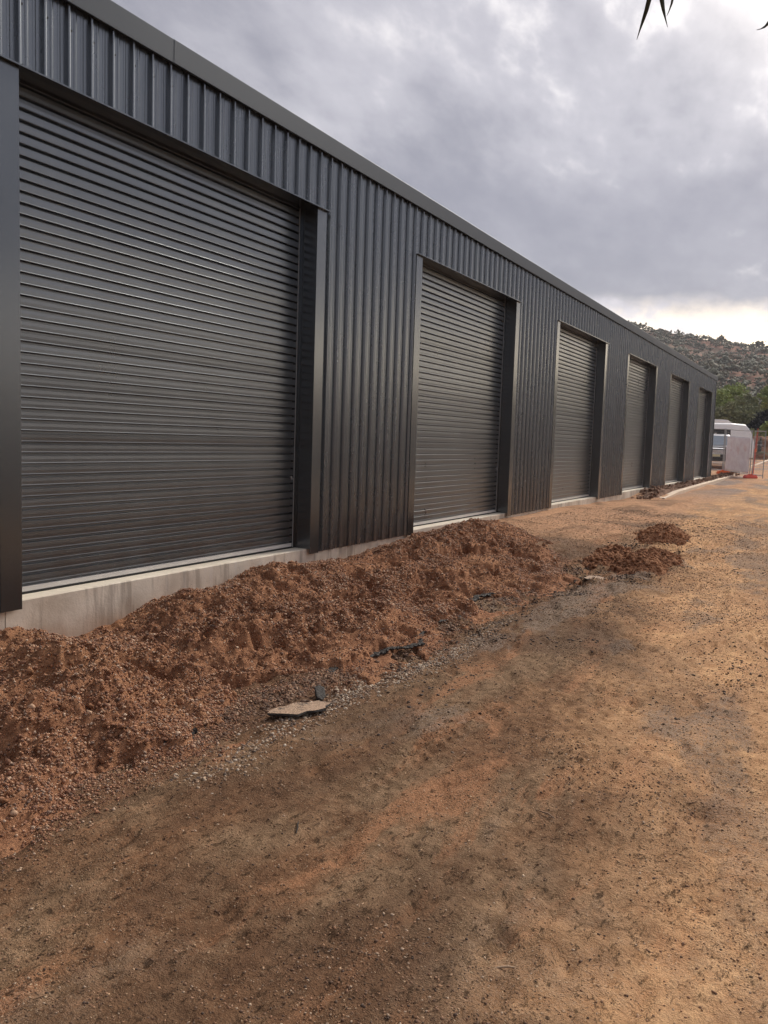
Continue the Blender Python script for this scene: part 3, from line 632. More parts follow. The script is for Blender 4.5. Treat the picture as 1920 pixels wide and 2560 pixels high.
# ------------------------------------------------------------------ kerb and bed at the far end
kmat = simple('kerb_concrete', (.66, .52, .39), .85, 0, .18, 3., .01)
kx = [23.1]
while kx[-1] < 75: kx.append(kx[-1]+2.45)
kerb = empty('kerb', (23.1, 4.0, 0)); tag(kerb, 'pale concrete kerb running from the yard past the far corner of the shed', 'kerb')
for i in range(len(kx)-1):
    a, b = kx[i]+.008, kx[i+1]-.008; rings = []
    for x in (a, b):
        yc = 4.03+.0145*(x-23.1); z = gh(x, yc-.3); zt = max(z+.05, .225+.0045*(x-23.1))
        if i == 0 and x == a: zt = z+.02
        rings.append([(x, yc-.01, z-.15), (x, yc, zt-.012), (x, yc+.012, zt), (x, yc+.155, zt+.004), (x, yc+.17, zt-.01), (x, yc+.17, z-.15)])
    o = MB().loft(rings).build('kerb_stone', kmat, kerb); o.location = (-23.1, -4.0, 0)
def bed_h(x, y):
    return ground_h(x, y)*1 - .03+.065*sst(x, 23.1, 24.2) + fbm(x, y, 3, 4, .6, 101)*.05*sst(x, 22, 24) + .09*np.exp(-((x-23.8)/1.2)**2-((y-4.5)/.25)**2)
bed = link('soil_bed', grid('soil_bed', np.arange(23.0, 46, .05), np.arange(4.15, YC, .04), lambda x, y: np.where(y > 4.15+.0145*(x-23.1)+.05, bed_h(x, y), ground_h(x, y)-.05)), M['soil'], smooth=True); bed['kind'] = 'structure'
p_ = scatter(1500, (22.5, 45), (4.3, 4.85), bed_h, None, 1.2); stones('soil_clods', p_, ssize(len(p_), .015, .08, 3), M['soil'], ICO, .7, bed, .3)

# ------------------------------------------------------------------ hill and scrub
def px_dir(px, py):
    v = fw + rt*((px-960)/FPX) - up*((py-1280)/FPX); return v
RID = []
for px, py in ((1100, 640), (1300, 697), (1400, 730), (1500, 757), (1546, 781), (1600, 794), (1663, 814), (1712, 828), (1779, 841), (1853, 854), (1920, 862)):
    v = px_dir(px, py); RID.append((math.atan2(v.y, v.x), v.z/math.hypot(v.x, v.y)))
RID.sort(); ra = np.array([q[0] for q in RID]); re = np.array([q[1] for q in RID])
ra = np.concatenate([[-3.15, -2.4, -1.6, -.7, -.25, -.05], ra, [1.1, 1.8, 2.6, 3.15]]); re = np.concatenate([[.10, .08, .06, .07, .085, .104], re, [.14, .09, .11, .10]])
def ridge(az): return np.interp(az, ra, re)
RR0, RR1 = 135., 430.
def hill_r(az, r):
    tq = np.clip((r-RR0)/(RR1-RR0), 0, 1); e = ridge(az)
    top = 1.5 + e*RR1 - 3.5
    base = .92+(r-80)*.03 if False else 2.6
    h = base + (top-base)*np.power(tq, 1.15)
    over = np.clip((r-RR1)/160, 0, 1); h = h - over*over*30
    x = r*np.cos(az); y = r*np.sin(az); h = h + fbm(x, y, .018, 4, .5, 200)*5*tq*(1-.7*np.exp(-((r-RR1)/50)**2)) + fbm(x, y, .1, 3, .5, 210)*.8*tq
    return h
az = np.linspace(-math.pi, math.pi, 900); rr = np.concatenate([np.linspace(RR0-8, RR1, 90), np.linspace(RR1+5, RR1+160, 16)])
A, B = np.meshgrid(az, rr, indexing='ij'); V = np.stack([B*np.cos(A), B*np.sin(A), hill_r(A, B)-.4*(B < RR0)], -1).reshape(-1, 3)
na, nb = len(az), len(rr); ii = np.arange(na*nb).reshape(na, nb); F = np.stack([ii[:-1, :-1], ii[:-1, 1:], ii[1:, 1:], ii[1:, :-1]], -1).reshape(-1, 4)
t = pmat('hill_earth', None, .95, 0, .2); p = t.pos(); n = t.noise(p, .05, 6, .65); n2_ = t.noise(p, .35, 5, .65)
c = t.mix(t.ss(n, .4, .62), (.20, .13, .09), (.34, .155, .10)); c = t.mix(t.ss(n2_, .45, .65), c, (.26, .22, .155)); t.put(t.b.inputs['Base Color'], c); bump(t, n2_, 1.5); M['hill'] = t.mat
hill = link('hill', np_mesh('hill', V, F[:, ::-1]), M['hill'], smooth=True); hill['kind'] = 'structure'

def leaf_mat(name, cols, rough=.7):
    t = pmat(name, None, rough, 0, .25); g = t.new('ShaderNodeNewGeometry'); r = g.outputs['Random Per Island']
    cr = t.new('ShaderNodeValToRGB'); t.l.new(r, cr.inputs[0]); e = cr.color_ramp.elements
    while len(e) < len(cols): e.new(.5)
    for i, q in enumerate(cols): e[i].position = i/max(1, len(cols)-1); e[i].color = (*q, 1)
    n = t.noise(g.outputs['Position'], .6, 4, .6); c = t.mix(t.ss(n, .35, .65, 0, .45), cr.outputs[0], cols[0]); t.put(t.b.inputs['Base Color'], c)
    return t.mat
M['scrub'] = leaf_mat('scrub_leaves', [(.075, .085, .055), (.15, .15, .095), (.105, .115, .08), (.20, .175, .11), (.09, .10, .075)])
# scrub: clumps of rough lumps; each shrub is 6-9 overlapping jagged lumps
def shrub_field(n, seed):
    q = np.random.RandomState(seed); P_, S_ = [], []
    # density uniform in ground area, only the wedge around the view
    r = np.sqrt(q.uniform(150**2, (RR1+12)**2, n)); a = q.uniform(-.35, .62, n); keep = fbm(r*np.cos(a), r*np.sin(a), .03, 3, .5, 301) > -.55+.9*(q.rand(n)-.5)
    r, a = r[keep], a[keep]
    sz = q.uniform(.7, 1.9, len(r))*np.where(q.rand(len(r)) < .12, 1.5, 1)
    x, y, z = r*np.cos(a), r*np.sin(a), hill_r(a, r)
    for k in range(13):
        o = q.normal(0, .46, (len(r), 3))*sz[:, None]; P_.append(np.stack([x+o[:, 0], y+o[:, 1], z+sz*.55+np.abs(o[:, 2])*.6], -1)); S_.append(sz*q.uniform(.18, .46, len(r)))
    return np.concatenate(P_), np.concatenate(S_)
P_, S_ = shrub_field(8200, 5)
o = stones('hillside_scrub', P_, S_, M['scrub'], OCT, .8, None, .45); tag(o, 'grey green scrub dotted all over the far hillside', 'scrub')
P_, S_ = shrub_field(2600, 9); S_ *= .6
o = stones('dry_scrub', P_, S_, leaf_mat('dry_scrub_leaves', [(.16, .115, .075), (.21, .16, .10), (.13, .12, .07)]), OCT, .7, None, .45); tag(o, 'dry tan brush between the green bushes on the far hillside', 'scrub')

# trees and bushes at the foot of the hill
bark = simple('tree_bark', (.12, .09, .065), .9)
def crown_mesh(seed, rx, ry, rz, nclump, nleaf, leaf, cz):
    q = np.random.RandomState(seed); c = q.normal(0, 1, (nclump, 3)); c /= np.linalg.norm(c, axis=1)[:, None]; c *= (q.rand(nclump, 1)**.45)*.85
    c = c*np.array([rx, ry, rz]); c[:, 2] += cz
    ci = q.randint(0, nclump, nleaf); cs = q.uniform(.22, .42, nclump)*min(rx, rz)
    pnt = q.normal(0, 1, (nleaf, 3)); pnt /= np.linalg.norm(pnt, axis=1)[:, None]; pnt *= (q.rand(nleaf, 1)**.4)
    pos = c[ci]+pnt*cs[ci][:, None]*np.array([1.15, 1.15, .8])
    a = q.normal(0, 1, (nleaf, 3)); a /= np.linalg.norm(a, axis=1)[:, None]; b = np.cross(a, q.normal(0, 1, (nleaf, 3))); b /= np.linalg.norm(b, axis=1)[:, None]
    L = leaf*q.uniform(.6, 1.4, (nleaf, 1)); Wd = L*.5
    V = np.stack([pos-a*L, pos+b*Wd, pos+a*L, pos-b*Wd], 1).reshape(-1, 3); F = np.arange(nleaf*4).reshape(-1, 4)
    return np_mesh('crown', V, F), c
def tree(name, x, y, rx, rz, h, seed, mat, label, cat='tree', group=None, nleaf=5000, leaf=.16, ry=None):
    z = gh(x, y) if math.hypot(x, y) < RR0 else float(hill_r(np.array([math.atan2(y, x)]), np.array([math.hypot(x, y)]))[0])
    root = empty(name, (x, y, z)); tag(root, label, cat, group); cz = h-rz*.9
    me, c = crown_mesh(seed, rx, ry or rx, rz, 46, nleaf, leaf, cz); cr = link('crown', me, mat, root); cr['kind'] = 'stuff'
    mb = MB(); q = random.Random(seed); mb.tube([(0, 0, -.3), (.05, 0, cz*.5), (.1, .05, cz)], [.05*h*.5, .04*h*.45, .02*h*.4], 7)
    for i in range(7):
        e = c[q.randrange(len(c))]; mb.tube([(.05, 0, cz*.4), (e[0]*.5, e[1]*.5, (cz*.4+e[2])*.55), tuple(e)], [.03*h*.4, .02*h*.4, .006*h], 5)
    mb.build('trunk', bark, root); return root
gl = leaf_mat('green_leaves', [(.20, .26, .07), (.32, .39, .12), (.26, .32, .10), (.40, .44, .16)])
gl2 = leaf_mat('olive_leaves', [(.19, .21, .10), (.28, .29, .15), (.23, .245, .13), (.33, .33, .19)])
gl3 = leaf_mat('lime_leaves', [(.18, .25, .06), (.28, .35, .10), (.24, .30, .09)])
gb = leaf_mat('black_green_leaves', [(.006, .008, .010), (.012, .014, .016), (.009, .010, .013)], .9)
def at(px, X):   # point at distance X along the shed direction seen at picture column px (on the horizon line)
    v = px_dir(px, 1130); return v.x/v.x*X, v.y/v.x*X
for i, (px, X, rx, rz, h, mt, lab) in enumerate((
    (1818, 118, 2.9, 2.5, 8.3, gl, 'bright green rounded tree rising behind the white caravan beside the shed corner'),
    (1788, 112, 2.3, 2.4, 7.6, gl, 'green tree half hidden by the far corner of the shed'),
    (1852, 108, 1.7, 1.3, 6.2, gl2, 'olive bush to the right of the bright green tree, above the caravan nose'),
    (1800, 98, 2.2, 1.4, 5.0, gl2, 'wide olive bush low behind the caravan roof'),
    (1832, 100, 2.0, 1.5, 5.2, gl2, 'grey olive bush between the caravan roof and the bright tree'),
    (1866, 104, 1.4, 1.1, 4.9, gl2, 'small olive bush touching the left tip of the black thicket'),
    (1913, 120, 1.4, 2.4, 8.0, gl, 'green tree at the right edge above the black thicket'),
    (1903, 84, 1.0, .8, 2.5, gl3, 'lime green bush below the black thicket at the right edge'),
    (1924, 78, 1.2, 1.0, 3.0, gl3, 'lime green bush cut off by the right edge, nearer than its neighbour'),
    (1880, 92, 1.6, .7, 2.3, gl2, 'low dull bush topping the red dirt bank'))):
    x, y = at(px, X); tree('tree' if h > 6 else 'bush', x, y, rx, rz, h, 60+i, mt, lab, 'tree' if h > 6 else 'bush', 'trees and bushes at the foot of the hill', 5200, .17)
# near black thicket, arched outline
x, y = at(1892, 100); z0 = gh(x, y); th = empty('dark_thicket', (x, y, z0)); tag(th, 'near black leafy thicket arching up toward the right edge above the vehicles', 'thicket')
q = np.random.RandomState(77); me_V = []; me_F = []; nL = 9000
side = Vector((px_dir(1950, 1130).y - 0, 0, 0))
lat = Vector((rt.x, rt.y, 0)).normalized()
tt_ = q.rand(nL); lx = -2.2+tt_*7.2; topz = 2.1+ 3.6*np.sin(np.clip((lx+2.2)/6.2, 0, 1)*1.45)**1.1+.25*np.sin(lx*3)*.6; botz = .6+ np.clip(lx-.6, 0, 9)*.36
zz = botz+(topz-botz)*q.rand(nL)**.8; dd = q.normal(0, .8, nL)
pos = np.stack([lat.x*lx+dd*fw.x, lat.y*lx+dd*fw.y, zz], -1)
a_ = q.normal(0, 1, (nL, 3)); a_ /= np.linalg.norm(a_, axis=1)[:, None]; b_ = np.cross(a_, q.normal(0, 1, (nL, 3))); b_ /= np.linalg.norm(b_, axis=1)[:, None]; L_ = .16*q.uniform(.6, 1.4, (nL, 1))
V = np.stack([pos-a_*L_, pos+b_*L_*.55, pos+a_*L_, pos-b_*L_*.55], 1).reshape(-1, 3)
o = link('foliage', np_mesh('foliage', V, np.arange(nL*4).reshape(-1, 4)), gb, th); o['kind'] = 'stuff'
mb = MB()
for i in range(6): l_ = -1.5+i*1.1; mb.tube([(lat.x*l_, lat.y*l_, -.4), (lat.x*(l_+.3), lat.y*(l_+.3), 1.0+.4*i), (lat.x*(l_+.8), lat.y*(l_+.8), 2.0+.4*i)], [.09, .06, .02], 6)
mb.build('stems', bark, th)
# red dirt bank behind the vehicles
bx, by = at(1900, 76)
def bank_h(x, y):
    u = (x-bx)*math.cos(YAW*.3)+(y-by)*math.sin(YAW*.3); v = -(x-bx)*math.sin(YAW*.3)+(y-by)*math.cos(YAW*.3)
    return ground_h(x, y) + 1.9*np.clip(1-(u/4.5)**2, -.1, 1)*np.clip(1.2-(np.abs(v+1.5)/7.0)**3, -.1, 1)+fbm(x, y, .6, 4, .55, 400)*.35 - .25
t = pmat('bank_earth', None, .95, 0, .2); p = t.pos(); n = t.noise(p, 1.2, 6, .65)
c = t.mix(t.ss(n, .35, .62), (.15, .065, .035), (.34, .175, .10)); c = t.mix(t.ss(t.noise(p, .9, 5, .7), .5, .62), c, (.13, .125, .07)); t.put(t.b.inputs['Base Color'], c); bump(t, n, .3)
bk = link('dirt_bank', grid('dirt_bank', np.arange(bx-5.5, bx+5.5, .18), np.arange(by-11, by+9, .18), bank_h), t.mat, smooth=True); tag(bk, 'red earth bank with dry grass behind the parked vehicles', 'dirt bank')

# ------------------------------------------------------------------ vehicles
def paint(name, c): return simple(name, c, .28, 0, .03, 1.)
M['white'] = paint('white_paint', (.90, .90, .90)); M['dark'] = simple('dark_plastic', (.018, .018, .02), .5)
M['glass'] = simple('tinted_glass', (.05, .06, .07), .08); M['pglass'] = simple('windscreen_glass', (.30, .35, .40), .10)
M['chrome'] = simple('chrome', (.7, .7, .72), .2, .9); M['lamp'] = simple('headlamp_glass', (.65, .66, .68), .12, .3)
M['tyre'] = simple('tyre_rubber', (.02, .02, .02), .85); M['stripe_o'] = simple('orange_decal', (.62, .28, .05), .5); M['plate'] = simple('plate_yellow', (.70, .66, .42), .5)
def body(sections, mat, name, root, sub=2):
    """sections: (x, halfwidth_bottom, halfwidth_top, z0, z1) lofted along x"""
    rings = []
    for x, wb, wt, z0, z1 in sections:
        zm = z0+(z1-z0)*.55
        rings.append([(x, -wb*.93, z0), (x, -wb, z0+.12*(z1-z0)), (x, -wb, zm), (x, -wt, z1-.04*(z1-z0)), (x, -wt*.82, z1), (x, wt*.82, z1), (x, wt, z1-.04*(z1-z0)), (x, wb, zm), (x, wb, z0+.12*(z1-z0)), (x, wb*.93, z0)])
    o = MB().loft(rings).build(name, mat, root, bevel=.02); return o
def wheel(root, x, y, r=.38, w=.26):
    o = MB().tube([(0, -w/2, 0), (0, -w/2+.03, 0), (0, w/2-.03, 0), (0, w/2, 0)], [r*.9, r, r, r*.9], 20).build('wheel', M['tyre'], root); o.location = (x, y, r)
    s = -1 if y < 0 else 1
    k = MB().tube([(0, s*w/2*.8, 0), (0, s*(w/2+.012), 0)], [r*.6, r*.52], 12).build('rim', M['chrome'], o)
# white four wheel drive facing the camera; local +x = forward
vx, vy = at(1787, 50.0); z = gh(vx, vy)
suv = empty('four_wheel_drive', (vx, vy, z), math.atan2(-vy, -vx)+R(2)); tag(suv, 'white four wheel drive facing the yard with black bull bar and loaded roof rack', 'car')
body([(-2.4, .88, .86, .45, 1.05), (-2.3, .93, .90, .40, 1.12), (1.2, .94, .90, .38, 1.14), (1.9, .93, .88, .40, 1.10), (2.35, .88, .80, .45, 1.02)], M['white'], 'body', suv)
body([(-2.35, .88, .70, 1.08, 1.62), (-2.2, .89, .72, 1.08, 1.80), (-.9, .89, .74, 1.08, 1.86), (.35, .88, .70, 1.08, 1.82), (.6, .88, .68, 1.08, 1.74), (1.35, .86, .80, 1.08, 1.14)], M['white'], 'cabin', suv)
mb = MB().add([(1.30, -.74, 1.20), (1.30, .74, 1.20), (.66, .64, 1.72), (.66, -.64, 1.72)], [(0, 1, 2, 3)]); mb.v = [(x+.035, y, z_+.02) for x, y, z_ in mb.v]; mb.build('windscreen', M['pglass'], suv)
for s in (-1, 1):
    MB().box(-2.0, .3, s*.885-.01, s*.885+.01, 1.22, 1.60).build('side_window', M['glass'], suv)
    MB().box(2.26, 2.37, min(s*.52, s*.84), max(s*.52, s*.84), .84, .99).build('headlight', M['lamp'], suv, bevel=.02)
    MB().box(.95, 1.15, min(s*.92, s*1.12), max(s*.92, s*1.12), 1.18, 1.36).build('wing_mirror', M['white'], suv, bevel=.03)
    for x in (-1.45, 1.5): wheel(suv, x, s*.80)
    MB().box(2.46, 2.52, min(s*.40, s*.72), max(s*.40, s*.72), .42, .50).build('fog_light', M['lamp'], suv, bevel=.01)
mb = MB()
for k in range(4): mb.box(2.34, 2.40, -.50, .50, .82+k*.048, .845+k*.048)
mb.build('grille', M['chrome'], suv)
MB().box(2.30, 2.345, -.5, .5, .80, 1.0).build('grille_back', M['dark'], suv)
mb = MB().box(2.36, 2.55, -.9, .9, .36, .72)
mb.build('bull_bar', M['dark'], suv, bevel=.04)
mb = MB()
for y in (-.45, .45): mb.tube([(2.48, y, .7), (2.50, y, 1.0), (2.42, y, 1.10)], .028, 8)
mb.tube([(2.42, -.45, 1.10), (2.42, .45, 1.10)], .028, 8); mb.tube([(2.50, -.85, .98), (2.52, -.45, .98), (2.52, .45, .98), (2.50, .85, .98)], .022, 8); mb.build('bull_bar_hoop', M['dark'], suv)
pl = MB().box(2.555, 2.565, -.19, .19, .60, .72).build('number_plate', M['plate'], suv)
def text(s, size, parent, loc, rot, mat, name='lettering'):
    cu = bpy.data.curves.new(name, 'FONT'); cu.body = s; cu.size = size; cu.extrude = .001; cu.align_x = 'CENTER'; cu.align_y = 'CENTER'
    o = bpy.data.objects.new(name, cu); COL.objects.link(o); dg = bpy.context.evaluated_depsgraph_get(); me = bpy.data.meshes.new_from_object(o.evaluated_get(dg)); bpy.data.objects.remove(o)
    o = link(name, me, mat, parent); o.location = loc; o.rotation_euler = rot; return o
rk = MB()
for x in (-1.9, -1.2, -.5, .2): rk.tube([(x, -.66, 1.95), (x, .66, 1.95)], .02, 6)
for s in (-1, 1): rk.tube([(-2.0, s*.66, 1.95), (.35, s*.66, 1.95)], .025, 6); rk.tube([(-1.2, s*.66, 1.80), (-1.2, s*.66, 1.95)], .02, 6); rk.tube([(.1, s*.66, 1.78), (.1, s*.66, 1.95)], .02, 6)
rk.build('roof_rack', M['dark'], suv)
o = MB().box(-1.7, .1, -.30, .60, 1.98, 2.10).build('load', M['dark'], suv, bevel=.03)
# white van, side on behind the banner
vx, vy = at(1782, 57); z = gh(vx, vy); van = empty('white_van', (vx, vy, z), math.atan2(rt.y, rt.x)-R(12)); van.scale = (.9, 1, 1.14); tag(van, 'white van parked side on behind the pale fence sheet, windows along its upper body', 'van')
body([(-2.6, .90, .84, .4, 2.02), (-2.45, .95, .86, .36, 2.22), (1.0, .95, .86, .36, 2.26), (1.9, .95, .84, .36, 2.20), (2.3, .94, .84, .36, 1.80), (2.6, .88, .82, .4, 1.05)], M['white'], 'body', van)
for s in (-1, 1):
    for xa, xb in ((-2.2, -1.35), (-1.2, -.15), (.0, .9)): MB().box(xa, xb, min(s*.93, s*.955), max(s*.93, s*.955), 1.42, 1.90).build('side_window', M['glass'], van)
    for x in (-1.7, 1.7): wheel(van, x, s*.80)
mb = MB().add([(2.44, -.76, 1.38), (2.44, .76, 1.38), (2.12, .70, 1.98), (2.12, -.70, 1.98)], [(0, 1, 2, 3)]); mb.v = [(x+.05, y, z_+.03) for x, y, z_ in mb.v]; mb.build('windscreen', M['pglass'], van)
MB().box(2.5, 2.68, -.88, .88, .36, .60).build('bumper', M['dark'], van, bevel=.03)
# caravan behind with orange stripe
vx, vy = at(1784, 66); z = gh(vx, vy); cv_ = empty('caravan', (vx, vy, z), math.atan2(-rt.y, -rt.x)); tag(cv_, 'tall white caravan with orange stripe and dark window standing behind the other vehicles', 'caravan')
rings = []
for y in (-1.15, 1.15): rings.append([(x, y, z_) for x, z_ in ((-1.10, .5), (-1.28, 1.6), (-1.12, 2.5), (-.78, 2.62), (-.45, 2.86), (2.6, 2.90), (2.9, 2.6), (2.9, .5))])
MB().loft(rings).build('body', M['white'], cv_, bevel=.05); cv_.scale = (1, 1, 1.03)
for s in (-1, 1):
    MB().box(-.62, .05, s*1.16-.01, s*1.16+.01, 2.08, 2.38).build('side_window', M['glass'], cv_)
    MB().box(.08, 2.5, s*1.16-.008, s*1.16+.008, 2.12, 2.34).build('stripe', M['stripe_o'], cv_)
    MB().box(.6, 2.6, s*1.175-.006, s*1.175+.006, 2.36, 2.40).build('trim_strip', M['dark'], cv_)
    wheel(cv_, .8, s*1.0, .36, .22)

# ------------------------------------------------------------------ temporary fence
M['orange'] = simple('orange_plastic', (.85, .16, .035), .5, 0, .15, 8.); M['pinkred'] = simple('faded_red_plastic', (.80, .13, .09), .5, 0, .15, 8.); M['redpole'] = simple('red_painted_pole', (.52, .075, .04), .5)
fence = empty('temporary_fence'); tag(fence, 'temporary wire mesh fence with plastic feet closing the yard past the shed corner', 'fence')
def foot(x, y, mat, label, rz):
    z = gh(x, y); o = empty('fence_foot', (x, y, z), rz); o.parent = fence; o['label'] = label
    rings = [[(-.30*a, -.12*b, h), (.30*a, -.12*b, h), (.30*a, .12*b, h), (-.30*a, .12*b, h)] for a, b, h in ((1, 1, 0), (1, 1, .06), (.86, .82, .14), (.8, .75, .15))]
    MB().loft(rings).build('block', mat, o, bevel=.01); MB().box(-.10, .10, -.06, .06, .151, .19).build('socket', mat, o, bevel=.008); return o
def panel(a, b, label, lean=0):
    """mesh fence panel between two ground points"""
    (x0, y0), (x1, y1) = a, b; z0, z1 = gh(x0, y0)+.06, gh(x1, y1)+.06; L = math.hypot(x1-x0, y1-y0)
    o = empty('fence_panel', (x0, y0, 0), math.atan2(y1-y0, x1-x0)); o.parent = fence; o['label'] = label
    H_ = 2.12; zz = lambda x: z0+(z1-z0)*x/L
    for x in (0, L): MB().tube([(x, 0, zz(x)), (x, 0, zz(x)+H_)], .021, 8).build('post', M['galv'], o)
    for h in (.12, H_-.03): MB().tube([(0, 0, zz(0)+h), (L, 0, zz(L)+h)], .017, 8).build('rail', M['galv'], o)
    mb = MB()
    def wire(p, q_, r=.0022):
        mb.tube([p, q_], r, 3)
    n = int(L/.075)
    for k in range(1, n): x = L*k/n; wire((x, 0, zz(x)+.12), (x, 0, zz(x)+H_-.03))
    for k in range(1, 13): h = .12+k*(H_-.15)/13; wire((0, 0, zz(0)+h), (L, 0, zz(L)+h))
    w_ = mb.build('wire_mesh', M['galv'], o); w_['kind'] = 'stuff'
    return o
fa = at(1808, 39.6); fb = at(1876, 38.9)
fa = (fa[0], fa[1]); 
def fat(px, X): v = px_dir(px, 1190); return (X, v.y/v.x*X)
FA = fat(1808, 43.2); FB = fat(1874, 41.5); dv = Vector((FB[0]-FA[0], FB[1]-FA[1])).normalized()
FL = (FA[0]+1.6, FA[1]+1.55)
panel(FA, FB, 'wire mesh fence panel carrying the pale sheet beside the shed corner')
panel((FA[0]+.06, FA[1]+.06), FL, 'wire mesh fence panel half hidden by the shed corner, in front of the car')
FC = fat(1907, 40.6); panel((FB[0]+.08, FB[1]-.10), FC, 'short wire fence panel at the right edge past the red poles')
foot(FA[0], FA[1], M['orange'], 'bright orange plastic fence foot close to the shed corner', R(-60))
foot(FB[0], FB[1]-.03, M['pinkred'], 'faded red plastic fence foot at the kerb below the red poles', R(-50))
# sheet tied to the panel
n = Vector((-dv.y, dv.x)); n = n if n.dot(Vector((-fw.x, -fw.y))) > 0 else -n
L = math.hypot(FB[0]-FA[0], FB[1]-FA[1]); nu, nv = 26, 22; V = []
for j in range(nv+1):
    for i in range(nu+1):
        u = .16+(L-.24)*i/nu; v_ = .16+(1.62)*j/nv; zb = gh(*FA)+.06+(gh(*FB)-gh(*FA))*u/L
        off = .03+.012*math.sin(u*5+v_*2)+.008*math.sin(v_*7+u*3); V.append((FA[0]+dv.x*u+n.x*off, FA[1]+dv.y*u+n.y*off, zb+v_))
F = [(j*(nu+1)+i, j*(nu+1)+i+1, (j+1)*(nu+1)+i+1, (j+1)*(nu+1)+i) for j in range(nv) for i in range(nu)]
t = pmat('pale_fence_sheet', None, .6); p = t.pos(); nz = t.noise(p, 3.5, 4, .6)
c = t.mix(t.ss(nz, .35, .65), (.80, .74, .78), (.90, .87, .89)); xx, yy, zz_ = t.xyz(p)[:3]
c = t.mix(t.m('MULTIPLY', t.ss(t.noise(t.mapping(p, scale=(1, 1, .6)), 3.2, 3), .55, .63), t.m('MULTIPLY', t.ss(zz_, .95, 1.25), t.ss(zz_, 2.0, 1.5, 0, .45))), c, (.72, .50, .49))
t.put(t.b.inputs['Base Color'], c); t.put(t.b.inputs['Alpha'], .80); sheetm = t.mat
me = bpy.data.meshes.new('fence_sheet'); me.from_pydata(V, [], F); fsheet = link('fence_sheet', me, sheetm, smooth=True); tag(fsheet, 'pale pinkish translucent sheet tied to the fence in front of the vehicles', 'fence sheet')
sm = fsheet.modifiers.new('s', 'SOLIDIFY'); sm.thickness = .004
# red poles leaning at the joint
for k, (dx_, le, lab) in enumerate(((.0, .16, 'nearer red pole leaning at the fence joint'), (.16, .10, 'farther red pole leaning behind its pair at the fence joint'))):
    x, y = FB[0]+.10+dx_, FB[1]-.06-.05*k; z = gh(x, y); o = empty('red_pole', (x, y, z)); tag(o, lab, 'pole', 'red poles at the fence joint')
    MB().tube([(0, 0, 0), (lat.x*le, lat.y*le, 2.28-.1*k)], .021, 8).build('shaft', M['redpole'], o)
    MB().tube([(lat.x*le*.55, lat.y*le*.55, 1.2), (lat.x*le*.62, lat.y*le*.62, 1.36)], .034, 8).build('clamp', M['orange'], o)

# ------------------------------------------------------------------ person far back
px_, py_ = at(1898, 72.5); z = gh(px_, py_)
def skin(name, verts, edges, radii, mat, root, sub=1):
    me = bpy.data.meshes.new(name); me.from_pydata(verts, edges, []); o = link(name, me, mat, root)
    md = o.modifiers.new('skin', 'SKIN'); md.use_smooth_shade = True
    for i, r in enumerate(radii): me.skin_vertices[0].data[i].radius = r if hasattr(r, '__len__') else (r, r)
    me.skin_vertices[0].data[0].use_root = True
    if sub: s = o.modifiers.new('sub', 'SUBSURF'); s.levels = sub; s.render_levels = sub
    return o
per = empty('person', (px_, py_, z), math.atan2(-py_, -px_)+R(70)); tag(per, 'person in dark work clothes with reflective bands standing behind the fence by the red bank', 'person')
vs = [(0, 0, .95), (0, 0, 1.15), (.02, 0, 1.38), (.03, 0, 1.50), (.06, 0, 1.58), (.07, 0, 1.68), (0, .10, .88), (.03, .11, .50), (0, .12, .09), (.12, .13, .04), (0, -.10, .88), (-.06, -.11, .50), (-.10, -.12, .09), (.02, -.13, .04),
      (.02, .19, 1.40), (.06, .24, 1.14), (.24, .20, .98), (.32, .19, .96), (.02, -.19, 1.40), (.03, -.25, 1.13), (.18, -.22, .94), (.26, -.21, .92)]
ed = [(0, 1), (1, 2), (2, 3), (3, 4), (4, 5), (0, 6), (6, 7), (7, 8), (8, 9), (0, 10), (10, 11), (11, 12), (12, 13), (2, 14), (14, 15), (15, 16), (16, 17), (2, 18), (18, 19), (19, 20), (20, 21)]
rd_ = [(.15, .13), (.15, .12), (.18, .12), .06, .085, .07, .10, .075, .05, .04, .10, .075, .05, .04, .065, .05, .038, .03, .065, .05, .038, .03]
skin('body', vs, ed, rd_, simple('dark_workwear', (.035, .05, .055), .85), per)
MB().tube([(.065, 0, 1.66), (.065, 0, 1.72), (.065, 0, 1.77)], [.105, .10, .05], 12).box(.10, .24, -.07, .07, 1.675, 1.69).build('cap', simple('dark_cap', (.10, .10, .11), .7), per)
MB().tube([(0, 0, 1.12), (0, 0, 1.17)], [.178, .178], 14).build('reflective_band', simple('reflective_tape', (.65, .66, .66), .4), per)
for y, x in ((.115, .02), (-.115, -.08)): MB().tube([(x, y, .36), (x, y, .42)], [.088, .088], 10).build('reflective_band', bpy.data.materials['reflective_tape'], per)
for y in (.19, -.21): 
    mb = MB().box(.26, .36, y-.04, y+.04, .90, .98)
    for f_ in range(4): mb.tube([(.35, y-.03+f_*.02, .96), (.40, y-.03+f_*.02, .93), (.40, y-.03+f_*.02, .89)], [.011, .01, .008], 5)
    mb.tube([(.29, y+.04, .95), (.33, y+.06, .92), (.36, y+.05, .90)], [.012, .011, .009], 5)
    mb.build('hand', simple('skin', (.42, .24, .17), .6), per)

